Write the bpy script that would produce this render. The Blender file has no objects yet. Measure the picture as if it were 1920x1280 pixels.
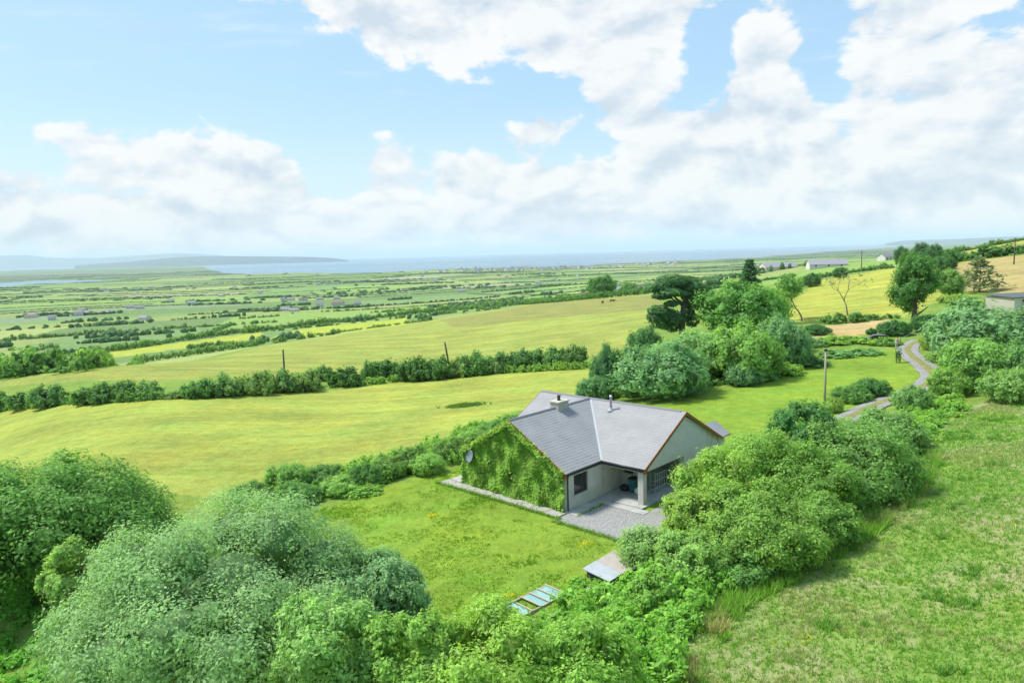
import bpy, math, random
import numpy as np
from mathutils import Vector, Matrix

R = math.radians
random.seed(7)
rng = np.random.default_rng(7)
SC = bpy.context.scene
COL = SC.collection

# ------------------------------------------------------------------ camera
F = 1350.0                       # focal length in pixels of the 1920-wide picture
PITCH, ROLL, ZC = R(7.0), R(-1.59), 16.95
cp, sp = math.cos(PITCH), math.sin(PITCH)
cr, sr = math.cos(ROLL), math.sin(ROLL)
_rt, _up, FWD = np.array([1., 0, 0]), np.array([0, sp, cp]), np.array([0, cp, -sp])
RT, UP = cr * _rt + sr * _up, -sr * _rt + cr * _up
cam_d = bpy.data.cameras.new('camera')
cam = bpy.data.objects.new('camera', cam_d)
COL.objects.link(cam)
cam_d.sensor_width = 36.0
cam_d.lens = 36.0 * F / 1920.0
cam_d.clip_start, cam_d.clip_end = 0.5, 200000.0
M = Matrix.Identity(4)
for i, ax in enumerate((RT, UP, -FWD)):
    for j in range(3):
        M[j][i] = ax[j]
M.translation = (0, 0, ZC)
cam.matrix_world = M
SC.camera = cam

# ------------------------------------------------------------------ exposure, sun, sky
SC.view_settings.view_transform = 'Standard'
SC.view_settings.look = 'None'
SC.view_settings.exposure = 1.38
SC.view_settings.gamma = 1.0
SC.view_settings.use_curve_mapping = False
SC.cycles.use_denoising = True
SC.cycles.max_bounces = 6
SC.cycles.diffuse_bounces = 3
SC.cycles.glossy_bounces = 2
SC.cycles.transmission_bounces = 3
SC.cycles.transparent_max_bounces = 6
SC.cycles.volume_bounces = 1
SC.cycles.caustics_reflective = False
SC.cycles.caustics_refractive = False
SC.cycles.sample_clamp_indirect = 4.0

SUN_DIR = Vector((-0.72, 0.22, 1.12)).normalized()      # towards the sun
sun_d = bpy.data.lights.new('sun', 'SUN')
sun_d.energy = 2.15
sun_d.angle = R(11)
sun_d.color = (1.0, 0.95, 0.86)
sun = bpy.data.objects.new('sun', sun_d)
COL.objects.link(sun)
sun.rotation_euler = SUN_DIR.to_track_quat('Z', 'Y').to_euler()
sun.location = (0, 0, 200)
SUN_EL = math.asin(SUN_DIR.z)
SUN_AZ = math.atan2(SUN_DIR.x, SUN_DIR.y)


def pix_dir(u, v):
    d = FWD + (u - 960) / F * RT + (640 - v) / F * UP
    return d / np.linalg.norm(d)


class NT:
    """small helper to write node trees as expressions"""
    def __init__(self, tree):
        self.t = tree
        tree.nodes.clear()

    def n(self, kind, **kw):
        nd = self.t.nodes.new(kind)
        for k, val in kw.items():
            setattr(nd, k, val)
        return nd

    def put(self, sock, val):
        if isinstance(val, bpy.types.NodeSocket):
            self.t.links.new(val, sock)
        else:
            if sock.type == 'RGBA' and not hasattr(val, '__len__'):
                val = (val, val, val, 1)
            if sock.type == 'RGBA' and len(val) == 3:
                val = (*val, 1)
            sock.default_value = val

    def m(self, op, a, b=0.0, c=None, clamp=False):
        nd = self.n('ShaderNodeMath', operation=op, use_clamp=clamp)
        self.put(nd.inputs[0], a)
        self.put(nd.inputs[1], b)
        if c is not None:
            self.put(nd.inputs[2], c)
        return nd.outputs[0]

    def vm(self, op, a, b):
        nd = self.n('ShaderNodeVectorMath', operation=op)
        self.put(nd.inputs[0], a)
        self.put(nd.inputs[1], b)
        return nd.outputs[0]

    def noise(self, vec, scale, detail=4.0, rough=0.55, dist=0.0, color=False):
        nd = self.n('ShaderNodeTexNoise')
        if vec is not None:
            self.put(nd.inputs['Vector'], vec)
        nd.inputs['Scale'].default_value = scale
        nd.inputs['Detail'].default_value = detail
        nd.inputs['Roughness'].default_value = rough
        nd.inputs['Distortion'].default_value = dist
        return nd.outputs['Color' if color else 'Fac']

    def sstep(self, x, a, b):
        nd = self.n('ShaderNodeMapRange', interpolation_type='SMOOTHSTEP')
        self.put(nd.inputs['Value'], x)
        nd.inputs['From Min'].default_value = a
        nd.inputs['From Max'].default_value = b
        return nd.outputs['Result']

    def lin(self, x, a, b, c, d):
        nd = self.n('ShaderNodeMapRange')
        self.put(nd.inputs['Value'], x)
        for k, val in zip(('From Min', 'From Max', 'To Min', 'To Max'), (a, b, c, d)):
            nd.inputs[k].default_value = val
        return nd.outputs['Result']

    def mix(self, fac, a, b, blend='MIX'):
        nd = self.n('ShaderNodeMix', data_type='RGBA', blend_type=blend)
        self.put(nd.inputs[0], fac)
        self.put(nd.inputs[6], a)
        self.put(nd.inputs[7], b)
        return nd.outputs[2]

    def mapping(self, vec, scale=(1, 1, 1), rot=(0, 0, 0), loc=(0, 0, 0)):
        nd = self.n('ShaderNodeMapping')
        self.put(nd.inputs['Vector'], vec)
        nd.inputs['Scale'].default_value = scale
        nd.inputs['Rotation'].default_value = rot
        nd.inputs['Location'].default_value = loc
        return nd.outputs[0]


def build_world():
    w = bpy.data.worlds.new('World')
    SC.world = w
    w.use_nodes = True
    w.cycles.sampling_method = 'MANUAL'
    w.cycles.sample_map_resolution = 512
    g = NT(w.node_tree)
    out = g.n('ShaderNodeOutputWorld')
    sky = g.n('ShaderNodeTexSky', sky_type='NISHITA', sun_disc=False)
    sky.sun_elevation = SUN_EL
    sky.sun_rotation = SUN_AZ
    sky.air_density = 1.0
    sky.dust_density = 1.0
    sky.ozone_density = 1.0
    tc = g.n('ShaderNodeTexCoord').outputs['Generated']
    sx = g.n('ShaderNodeSeparateXYZ')
    g.put(sx.inputs[0], tc)
    x, y, z = sx.outputs
    az = g.m('ARCTAN2', x, y)
    el = g.m('ARCSINE', z)
    # warped directions for cumulus shapes
    p = g.mapping(tc, scale=(1, 1, 1.7))
    warp = g.vm('SUBTRACT', g.noise(p, 3.0, 2.0, color=True), (0.5, 0.5, 0.5))
    pw = g.vm('ADD', p, g.vm('MULTIPLY', warp, (0.10, 0.10, 0.10)))
    big = g.noise(g.vm('ADD', pw, (7.3, 2.2, 1.4)), 4.4, 3.0, 0.5)
    puff = g.noise(g.vm('ADD', pw, (7.3, 2.2, 1.4)), 10.5, 9.0, 0.56)
    off = Vector((-0.014, 0.006, 0.034))
    pw2 = g.vm('ADD', pw, tuple(off))
    puff2 = g.noise(g.vm('ADD', pw2, (7.3, 2.2, 1.4)), 10.5, 6.0, 0.56)
    dens = g.m('ADD', g.m('MULTIPLY', g.m('SUBTRACT', big, .5), 1.3), g.m('MULTIPLY', g.m('SUBTRACT', puff, .5), 1.75))
    # cloud masses (u, v, half width, half height in picture terms -> angles in the sky), strength
    blobs = [(930, 5, 340, 110, .68), (1190, 55, 180, 80, .46), (700, 40, 110, 60, .28), (400, 300, 165, 75, .50), (500, 340, 80, 50, .25), (120, 245, 85, 45, .28), (390, 205, 30, 40, .25),
             (640, 248, 100, 16, .26), (720, 315, 50, 65, .46), (910, 330, 130, 70, .44), (1130, 330, 80, 60, .44), (1030, 235, 55, 28, .26),
             (1320, 260, 150, 90, .46), (1600, 270, 240, 120, .48), (1880, 230, 150, 200, .36), (1680, 70, 100, 90, .36),
             (1430, 110, 50, 90, .34), (1170, 195, 55, 40, .26), (100, 410, 330, 50, .44), (1000, 420, 800, 50, .42), (1750, 370, 300, 60, .3), (15, 140, 50, 35, .30), (325, 112, 60, 14, .2), (510, 35, 35, 25, .2),
             (200, 100, 420, 120, -.34), (640, 190, 330, 42, -.34), (1010, 190, 180, 36, -.26), (1320, 90, 55, 100, -.40), (1270, 190, 70, 34, -.26), (1080, 285, 120, 28, -.3), (620, 300, 45, 60, -.3), (230, 360, 200, 16, -.2), (30, 300, 60, 30, -.2), (590, 120, 110, 90, -.25), (1850, 60, 50, 50, -.35), (1540, 130, 40, 60, -.15), (620, 330, 40, 60, -.25), (800, 250, 60, 40, -.2)]
    tot = None
    for (u, v, hw, hh, s) in blobs:
        d0 = pix_dir(u, v)
        a0, e0 = math.atan2(d0[0], d0[1]), math.asin(d0[2])
        sa, se = hw / F, hh / F
        da = g.m('MULTIPLY', g.m('SUBTRACT', az, a0), 1 / sa)
        de = g.m('MULTIPLY', g.m('SUBTRACT', el, e0), 1 / se)
        q = g.m('ADD', g.m('MULTIPLY', da, da), g.m('MULTIPLY', de, de))
        e = g.m('MULTIPLY', g.m('EXPONENT', g.m('MULTIPLY', q, -0.8)), s)
        tot = e if tot is None else g.m('ADD', tot, e)
    dens = g.m('ADD', dens, g.m('SUBTRACT', tot, .17))
    cover = g.sstep(dens, -.01, 0.16)
    thick = g.sstep(dens, 0.12, 0.55)
    rel = g.m('SUBTRACT', puff, puff2)
    light = g.m('ADD', g.lin(rel, -0.17, 0.06, 0.0, 1.0), g.m('MULTIPLY', thick, -0.10), clamp=True)
    wisp = g.m('MULTIPLY', g.sstep(g.noise(g.mapping(pw, scale=(1, 1, 4.5)), 5.0, 7.0, 0.6), 0.55, 0.8), 0.4)
    cover = g.m('MAXIMUM', cover, wisp)
    skyc = g.mix(1.0, sky.outputs[0], (0.068, 0.068, 0.068, 1), 'MULTIPLY')
    skyc = g.mix(0.6, skyc, (0.19, 0.31, 0.415, 1))
    skyc = g.mix(g.sstep(el, .22, 0.0), skyc, (.30, .36, .395, 1))
    cloud = g.mix(light, (0.25, 0.285, 0.325, 1), (0.385, 0.385, 0.385, 1))
    # below the horizon the same pale air
    col = g.mix(g.m('MULTIPLY', cover, 0.94), skyc, cloud)
    low = g.sstep(el, 0.0, -0.05)
    col = g.mix(low, col, (0.27, 0.32, 0.36, 1))
    bg = g.n('ShaderNodeBackground')
    g.put(bg.inputs['Color'], col)
    bg.inputs['Strength'].default_value = 1.0
    g.put(out.inputs['Surface'], bg.outputs[0])


build_world()

# ------------------------------------------------------------------ generic helpers


def tag(o, label=None, cat=None, group=None, kind=None):
    if label: o['label'] = label
    if cat: o['category'] = cat
    if group: o['group'] = group
    if kind: o['kind'] = kind
    return o


def link(name, mesh, parent=None, mat=None, loc=None):
    o = bpy.data.objects.new(name, mesh)
    COL.objects.link(o)
    if parent is not None: o.parent = parent
    if loc is not None: o.location = loc
    if mat is not None and mesh is not None and not mesh.materials: mesh.materials.append(mat)
    return o


def empty(name, loc, rz=0.0):
    o = bpy.data.objects.new(name, None)
    COL.objects.link(o)
    o.location = loc
    o.rotation_euler = (0, 0, rz)
    o.empty_display_size = 0.2
    return o


def copy_tree(src, parent=None):
    c = src.copy()
    COL.objects.link(c)
    c.parent = parent
    for ch in list(src.children):
        copy_tree(ch, c)
    return c


def np_mesh(name, V, faces, attr=None, smooth=False):
    """faces: (n,k) int array with k 3 or 4; attr: dict name -> per vertex float array or (n,4) colours"""
    me = bpy.data.meshes.new(name)
    V = np.asarray(V, np.float32)
    faces = np.asarray(faces, np.int32)
    n, k = faces.shape
    me.vertices.add(len(V))
    me.vertices.foreach_set('co', V.ravel())
    me.loops.add(n * k)
    me.loops.foreach_set('vertex_index', faces.ravel())
    me.polygons.add(n)
    me.polygons.foreach_set('loop_start', np.arange(0, n * k, k, dtype=np.int32))
    if smooth:
        me.polygons.foreach_set('use_smooth', np.ones(n, bool))
    me.update(calc_edges=True)
    for an, av in (attr or {}).items():
        av = np.asarray(av, np.float32)
        if av.ndim == 1:
            me.attributes.new(an, 'FLOAT', 'POINT').data.foreach_set('value', av)
        else:
            me.attributes.new(an, 'FLOAT_COLOR', 'POINT').data.foreach_set('color', av.ravel())
    return me


class MB:
    """collects polygons into one mesh"""
    def __init__(self):
        self.v, self.f, self.mi = [], [], []

    def poly(self, pts, mi=0):
        b = len(self.v)
        self.v += [tuple(p) for p in pts]
        self.f.append(list(range(b, b + len(pts))))
        self.mi.append(mi)

    def hexa(self, c, mi=0):
        """c: 8 corners, bottom ring 0-3 counterclockwise seen from above, top ring 4-7"""
        b = len(self.v)
        self.v += [tuple(p) for p in c]
        for q in ((3, 2, 1, 0), (4, 5, 6, 7), (0, 1, 5, 4), (1, 2, 6, 5), (2, 3, 7, 6), (3, 0, 4, 7)):
            self.f.append([b + i for i in q])
            self.mi.append(mi)

    def box(self, x0, x1, y0, y1, z0, z1, mi=0):
        self.hexa([(x0, y0, z0), (x1, y0, z0), (x1, y1, z0), (x0, y1, z0), (x0, y0, z1), (x1, y0, z1), (x1, y1, z1), (x0, y1, z1)], mi)

    def prism(self, poly, z0, z1, mi=0):
        n = len(poly)
        b = len(self.v)
        self.v += [(p[0], p[1], z0) for p in poly] + [(p[0], p[1], z1) for p in poly]
        self.f.append([b + i for i in range(n)][::-1]); self.mi.append(mi)
        self.f.append([b + n + i for i in range(n)]); self.mi.append(mi)
        for i in range(n):
            j = (i + 1) % n
            self.f.append([b + i, b + j, b + n + j, b + n + i]); self.mi.append(mi)

    def slab(self, pts, off, mi=0):
        """planar polygon extruded by the vector off"""
        n = len(pts)
        b = len(self.v)
        self.v += [tuple(p) for p in pts] + [tuple(Vector(p) + Vector(off)) for p in pts]
        self.f.append([b + i for i in range(n)][::-1]); self.mi.append(mi)
        self.f.append([b + n + i for i in range(n)]); self.mi.append(mi)
        for i in range(n):
            j = (i + 1) % n
            self.f.append([b + i, b + j, b + n + j, b + n + i]); self.mi.append(mi)

    def tube(self, path, radii, k=7, mi=0, cap=True):
        path = [Vector(p) for p in path]
        if not hasattr(radii, '__len__'): radii = [radii] * len(path)
        rings = []
        prev = None
        for i, p in enumerate(path):
            t = (path[min(i + 1, len(path) - 1)] - path[max(i - 1, 0)]).normalized()
            ref = prev if prev is not None else (Vector((1, 0, 0)) if abs(t.x) < .8 else Vector((0, 1, 0)))
            a = (ref - t * ref.dot(t)).normalized()
            prev = a
            c = t.cross(a)
            b = len(self.v)
            for j in range(k):
                an = 2 * math.pi * j / k
                self.v.append(tuple(p + (a * math.cos(an) + c * math.sin(an)) * radii[i]))
            rings.append(b)
        for r0, r1 in zip(rings, rings[1:]):
            for j in range(k):
                self.f.append([r0 + j, r0 + (j + 1) % k, r1 + (j + 1) % k, r1 + j]); self.mi.append(mi)
        if cap:
            self.f.append([rings[0] + j for j in range(k)][::-1]); self.mi.append(mi)
            self.f.append([rings[-1] + j for j in range(k)]); self.mi.append(mi)

    def lathe(self, prof, c=(0, 0, 0), k=16, mi=0):
        rings = []
        for (r, z) in prof:
            b = len(self.v)
            for j in range(k):
                an = 2 * math.pi * j / k
                self.v.append((c[0] + r * math.cos(an), c[1] + r * math.sin(an), c[2] + z))
            rings.append(b)
        for r0, r1 in zip(rings, rings[1:]):
            for j in range(k):
                self.f.append([r0 + j, r0 + (j + 1) % k, r1 + (j + 1) % k, r1 + j]); self.mi.append(mi)
        self.f.append([rings[0] + j for j in range(k)][::-1]); self.mi.append(mi)
        self.f.append([rings[-1] + j for j in range(k)]); self.mi.append(mi)

    def mesh(self, name, mats, smooth=False):
        me = bpy.data.meshes.new(name)
        me.from_pydata(self.v, [], self.f)
        for mt in (mats if isinstance(mats, (list, tuple)) else [mats]):
            me.materials.append(mt)
        me.polygons.foreach_set('material_index', self.mi)
        if smooth: me.polygons.foreach_set('use_smooth', [True] * len(self.f))
        me.update()
        return me

    def build(self, name, mats, parent=None, smooth=False, loc=None):
        return link(name, self.mesh(name, mats, smooth), parent, loc=loc)


# ------------------------------------------------------------------ materials
MATS = {}


def mat(name, base=(0.5, 0.5, 0.5), rough=0.8, var=0.15, scale=3.0, bump=0.0, bscale=20.0, metal=0.0, spec=0.3, stain=None, coord='Object'):
    if name in MATS: return MATS[name]
    m = bpy.data.materials.new(name)
    m.use_nodes = True
    g = NT(m.node_tree)
    out = g.n('ShaderNodeOutputMaterial')
    b = g.n('ShaderNodeBsdfPrincipled')
    tc = g.n('ShaderNodeTexCoord').outputs[coord]
    nz = g.noise(tc, scale, 6.0, 0.6)
    k = g.lin(nz, 0.25, 0.75, 1 - var, 1 + var)
    col = g.mix(1.0, base, k, 'MULTIPLY')
    if stain:
        scol, ssc, lo, hi, amt = stain
        s = g.m('MULTIPLY', g.sstep(g.noise(g.mapping(tc, scale=ssc), 1.0, 6.0, 0.65), lo, hi), amt)
        col = g.mix(s, col, scol)
    g.put(b.inputs['Base Color'], col)
    b.inputs['Roughness'].default_value = rough
    b.inputs['Metallic'].default_value = metal
    b.inputs['Specular IOR Level'].default_value = spec
    if bump:
        bp = g.n('ShaderNodeBump')
        bp.inputs['Strength'].default_value = bump
        bp.inputs['Distance'].default_value = 0.02
        g.put(bp.inputs['Height'], g.noise(tc, bscale, 5.0, 0.6))
        g.put(b.inputs['Normal'], bp.outputs[0])
    g.put(out.inputs['Surface'], b.outputs[0])
    MATS[name] = m
    return m


def leaf_mat(name='foliage', trans=0.48, gloss=0.012):
    """colour comes from the object's own colour; each leaf varies a little"""
    m = bpy.data.materials.new(name)
    m.use_nodes = True
    g = NT(m.node_tree)
    out = g.n('ShaderNodeOutputMaterial')
    oi = g.n('ShaderNodeObjectInfo')
    at = g.n('ShaderNodeAttribute', attribute_name='lv')
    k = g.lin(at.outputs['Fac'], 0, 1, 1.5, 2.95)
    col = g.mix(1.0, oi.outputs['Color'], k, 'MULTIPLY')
    col = g.mix(g.m('MULTIPLY', at.outputs['Fac'], 0.35), col, g.mix(1.0, col, (1.25, 1.08, 0.8, 1), 'MULTIPLY'))
    col = g.mix(1.0, col, (.92, 1.0, 1.08, 1), 'MULTIPLY')
    d = g.n('ShaderNodeBsdfDiffuse')
    t = g.n('ShaderNodeBsdfTranslucent')
    gl = g.n('ShaderNodeBsdfGlossy')
    g.put(d.inputs['Color'], col)
    g.put(t.inputs['Color'], g.mix(1.0, col, (1.15, 1.2, 0.6, 1), 'MULTIPLY'))
    gl.inputs['Roughness'].default_value = 0.55
    gl.inputs['Color'].default_value = (0.8, 0.9, 0.85, 1)
    ms = g.n('ShaderNodeMixShader'); ms.inputs[0].default_value = trans
    g.put(ms.inputs[1], d.outputs[0]); g.put(ms.inputs[2], t.outputs[0])
    m2 = g.n('ShaderNodeMixShader'); m2.inputs[0].default_value = gloss
    g.put(m2.inputs[1], ms.outputs[0]); g.put(m2.inputs[2], gl.outputs[0])
    g.put(out.inputs['Surface'], m2.outputs[0])
    return m


LEAF = leaf_mat()
BARK = mat('bark', (0.13, 0.105, 0.08), 0.9, 0.3, 4.0, 0.6, 12.0)
GREYBARK = mat('grey bark', (0.24, 0.21, 0.18), 0.9, 0.3, 4.0, 0.6, 12.0)

# ------------------------------------------------------------------ terrain
HX, HY, HROT = 3.25, 45.5, R(-43.33)     # near corner of the ivy gable, local x right along the gable, y into the house
SEA_Z = -85.0
_c, _s = math.cos(HROT), math.sin(HROT)


def hw(x, y, z=0.0):
    return (HX + x * _c - y * _s, HY + x * _s + y * _c, z)


def px_at_z(u, v, z):
    d = pix_dir(u, v)
    t = (z - ZC) / d[2]
    return d[0] * t, d[1] * t


def smooth(x, a, b):
    t = np.clip((x - a) / (b - a), 0, 1)
    return t * t * (3 - 2 * t)


_ctrl = []
for (u, v, z) in [(960, 1270, -.3), (300, 1270, -1.3), (1700, 1270, 1.2), (1900, 900, 2.2), (1900, 1270, 1.8), (700, 1000, -.3), (1000, 1100, 0),
                  (1160, 1000, 0), (560, 940, -.7), (0, 1200, -2.2), (1450, 1080, .5), (1700, 950, 1.2), (1750, 800, 1.5), (1100, 700, -2.5),
                  (600, 725, -5), (0, 765, -7), (500, 900, -1.4), (0, 880, -3.2), (900, 800, -.7), (1300, 740, -.3), (1545, 760, .3), (1720, 690, 1), (1690, 650, 1.1),
                  (480, 650, -17), (900, 590, -13), (1220, 552, -10), (0, 716, -12), (800, 650, -9), (1600, 600, 1.6), (1500, 640, .9), (1650, 510, 5),
                  (1880, 560, 4.5), (1800, 495, 8.5), (1910, 476, 11.5), (1450, 512, -4.5), (1460, 500, -1.5), (1552, 496, 1.5), (1662, 483, 4.5), (1380, 530, -8)]:
    x, y = px_at_z(u, v, z)
    _ctrl.append((x, y, z))
for u, lst in {-300: [(60, -5), (150, -14), (500, -46), (900, -58), (1500, -67), (3000, -76), (6000, -80)],
               0: [(250, -25), (500, -44), (900, -57), (1500, -67), (3000, -76), (6000, -80), (15000, -78)],
               500: [(600, -45), (1000, -57), (1600, -66), (3000, -75), (5500, -80)],
               900: [(700, -37), (1500, -60), (3000, -74), (5000, -80)],
               1200: [(800, -24), (1500, -48), (3000, -72), (5000, -79)],
               1450: [(1000, -22), (2000, -50), (4000, -70), (6000, -78)],
               1650: [(600, 3), (1000, -10), (2500, -38), (5000, -60), (8000, -70)],
               1900: [(450, 13), (800, 16.5), (1500, 10), (5000, -40), (9000, -65)],
               2500: [(100, 7), (300, 22), (800, 45), (3000, 60), (8000, 0)]}.items():
    a = math.atan((u - 960) / F)
    for r, z in lst:
        _ctrl.append((r * math.sin(a), r * math.cos(a), z))
_ctrl = np.array(_ctrl)
AZK = 2.2


def _warp(x, y):
    r = np.hypot(x, y)
    az = np.arctan2(x, y)
    az = np.clip(az, -0.85, 0.95)
    return np.stack([az * AZK, np.log(np.maximum(r, 14.0))], -1)


_cw = _warp(_ctrl[:, 0], _ctrl[:, 1])


def _U(d):
    return np.where(d > 1e-9, d * d * np.log(np.maximum(d, 1e-9)), 0)


_n = len(_ctrl)
_K = _U(np.linalg.norm(_cw[:, None] - _cw[None], axis=-1)) + np.eye(_n) * 0.004
_P = np.concatenate([np.ones((_n, 1)), _cw], 1)
_A = np.block([[_K, _P], [_P.T, np.zeros((3, 3))]])
_w = np.linalg.solve(_A, np.concatenate([_ctrl[:, 2], np.zeros(3)]))
HC = np.array(hw(-3.2, 7.2)[:2])

# shoreline, picture column -> row at sea level
COAST_U = np.array([-800, 380, 400, 415, 440, 480, 560, 650, 750, 850, 960, 1100, 1200, 1300, 1440, 1560, 1680, 1760, 1800, 2600], float)
COAST_V = np.array([499.5, 499.0, 508, 512, 514, 516, 514.5, 514.5, 510, 504.5, 502, 500, 495.5, 489.5, 482.5, 473, 463, 457.5, 452, 430], float)


def H(x, y):
    x = np.asarray(x, float); y = np.asarray(y, float)
    sh = x.shape
    x = x.ravel(); y = y.ravel()
    out = np.empty(len(x))
    for s in range(0, len(x), 20000):
        xs, ys = x[s:s + 20000], y[s:s + 20000]
        p = _warp(xs, ys)
        z = _U(np.linalg.norm(p[:, None] - _cw[None], axis=-1)) @ _w[:_n] + _w[_n] + p @ _w[_n + 1:]
        r = np.hypot(xs, ys)
        # gentle undulation
        z += np.sin(xs / 17 + 1.3) * np.cos(ys / 23) * 0.18 * smooth(r, 60, 120) + np.sin(xs / 160 + ys / 210) * 2.0 * smooth(r, 400, 900)
        z += (np.sin(xs / 410 + 2) * np.cos(ys / 530)) * 4.0 * smooth(r, 900, 2500)
        z = np.where(r > 1500, np.maximum(z, -81.0), z)
        hd = np.hypot(xs - HC[0], ys - HC[1])
        z *= smooth(hd, 11, 19)
        # the shore: project the spot at sea level and compare with the shoreline
        d = np.stack([xs, ys, np.full(len(xs), SEA_Z - ZC)], -1)
        wz = d @ FWD
        ok = (wz > 1) & (r > 1500)
        u = np.where(ok, 960 + F * (d @ RT) / np.where(ok, wz, 1), 0)
        v = np.where(ok, 640 - F * (d @ UP) / np.where(ok, wz, 1), 9999)
        cv = np.interp(u, COAST_U, COAST_V)
        land = smooth(v - cv, -0.35, 0.35)
        # the estuary on the left
        ev = np.interp(u, [-700, 0, 80, 150, 230], [560, 536, 530, 528, 526.5])
        ew = np.interp(u, [-700, 0, 80, 150, 215, 232], [9, 5.5, 4, 2.2, 1.0, 0])
        est = smooth(np.abs(v - ev) - ew, -0.4, 0.5)
        est = np.where(u > 232, 1, est)
        land = np.where(ok, np.minimum(land, est), 1)
        out[s:s + 20000] = -97 + (z + 97) * land
    return out.reshape(sh)


_TS = 6 * (1.012 ** np.arange(640))


def G(u, v):
    """the spot on the ground that shows at a picture point"""
    d = pix_dir(u, v)
    z = ZC + d[2] * _TS
    h = H(d[0] * _TS, d[1] * _TS)
    below = np.nonzero(z < h)[0]
    i = below[0] if len(below) else len(_TS) - 1
    a, b = _TS[max(i - 1, 0)], _TS[i]
    for _ in range(12):
        m_ = (a + b) / 2
        if ZC + d[2] * m_ < H(np.array([d[0] * m_]), np.array([d[1] * m_]))[0]: b = m_
        else: a = m_
    return float(d[0] * b), float(d[1] * b)


def hz(x, y):
    return float(H(np.array([x]), np.array([y]))[0])


def at(u, dist):
    """ground spot under picture column u (near the horizon) at a forward distance"""
    return (u - 960) / F * dist, dist


def topz(v, u, x, y):
    """height of the ray through (u,v) above the spot x,y"""
    d = pix_dir(u, v)
    return ZC + d[2] * math.hypot(x, y) / math.hypot(d[0], d[1])


def in_poly(x, y, poly):
    poly = np.asarray(poly)
    inside = np.zeros(x.shape, bool)
    n = len(poly)
    j = n - 1
    for i in range(n):
        xi, yi = poly[i]; xj, yj = poly[j]
        c = ((yi > y) != (yj > y)) & (x < (xj - xi) * (y - yi) / ((yj - yi) if yj != yi else 1e-9) + xi)
        inside ^= c
        j = i
    return inside


# lowland parcels ----------------------------------------------------------
LROT = R(17)
_lc, _ls = math.cos(LROT), math.sin(LROT)
prng = np.random.default_rng(21)
ROWS = [150.0]
while ROWS[-1] < 16000:
    ROWS.append(ROWS[-1] + prng.uniform(60, 190) * (1 + max(0, ROWS[-1] - 2500) / 3000))
ROWS = np.array(ROWS)
COLS = []
for i in range(len(ROWS)):
    c = [-12000.0 + prng.uniform(0, 300)]
    while c[-1] < 9000:
        c.append(c[-1] + prng.uniform(130, 480) * (1 + max(0, ROWS[i] - 2500) / 5000))
    COLS.append(np.array(c))
PAL = np.array([(.20, .28, .06), (.25, .30, .07), (.16, .25, .06), (.28, .32, .08), (.15, .23, .06), (.21, .31, .055), (.14, .215, .055), (.28, .28, .12), (.17, .22, .09), (.36, .33, .17)])
PALP = np.array([.16, .14, .16, .1, .1, .12, .1, .05, .05, .02])
PALP = PALP / PALP.sum()
PAL = PAL * np.array([.86, .95, 1.15])
CELLCOL = [PAL[prng.choice(len(PAL), len(c), p=PALP)] * prng.uniform(.85, 1.15, (len(c), 1)) for c in COLS]


def to_low(x, y):
    xx = x + 25 * np.sin(y / 300 + 1) ; yy = y + 18 * np.sin(x / 260)
    return xx * _lc + yy * _ls, -xx * _ls + yy * _lc


def from_low(a, b):
    x = a * _lc - b * _ls; y = a * _ls + b * _lc
    X, Y = x.copy(), y.copy()
    for _ in range(6):
        X = x - 25 * np.sin(Y / 300 + 1); Y = y - 18 * np.sin(X / 260)
    return X, Y


def low_color(x, y):
    a, b = to_low(x, y)
    row = np.clip(np.searchsorted(ROWS, b) - 1, 0, len(ROWS) - 1)
    out = np.zeros((len(x), 3))
    for i in np.unique(row):
        s = row == i
        k = np.clip(np.searchsorted(COLS[i], a[s]) - 1, 0, len(COLS[i]) - 1)
        out[s] = CELLCOL[i][k]
    return out


# named fields, outlined on the ground ------------------------------------
def gpoly(pts):
    return [G(u, v) for u, v in pts]


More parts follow.
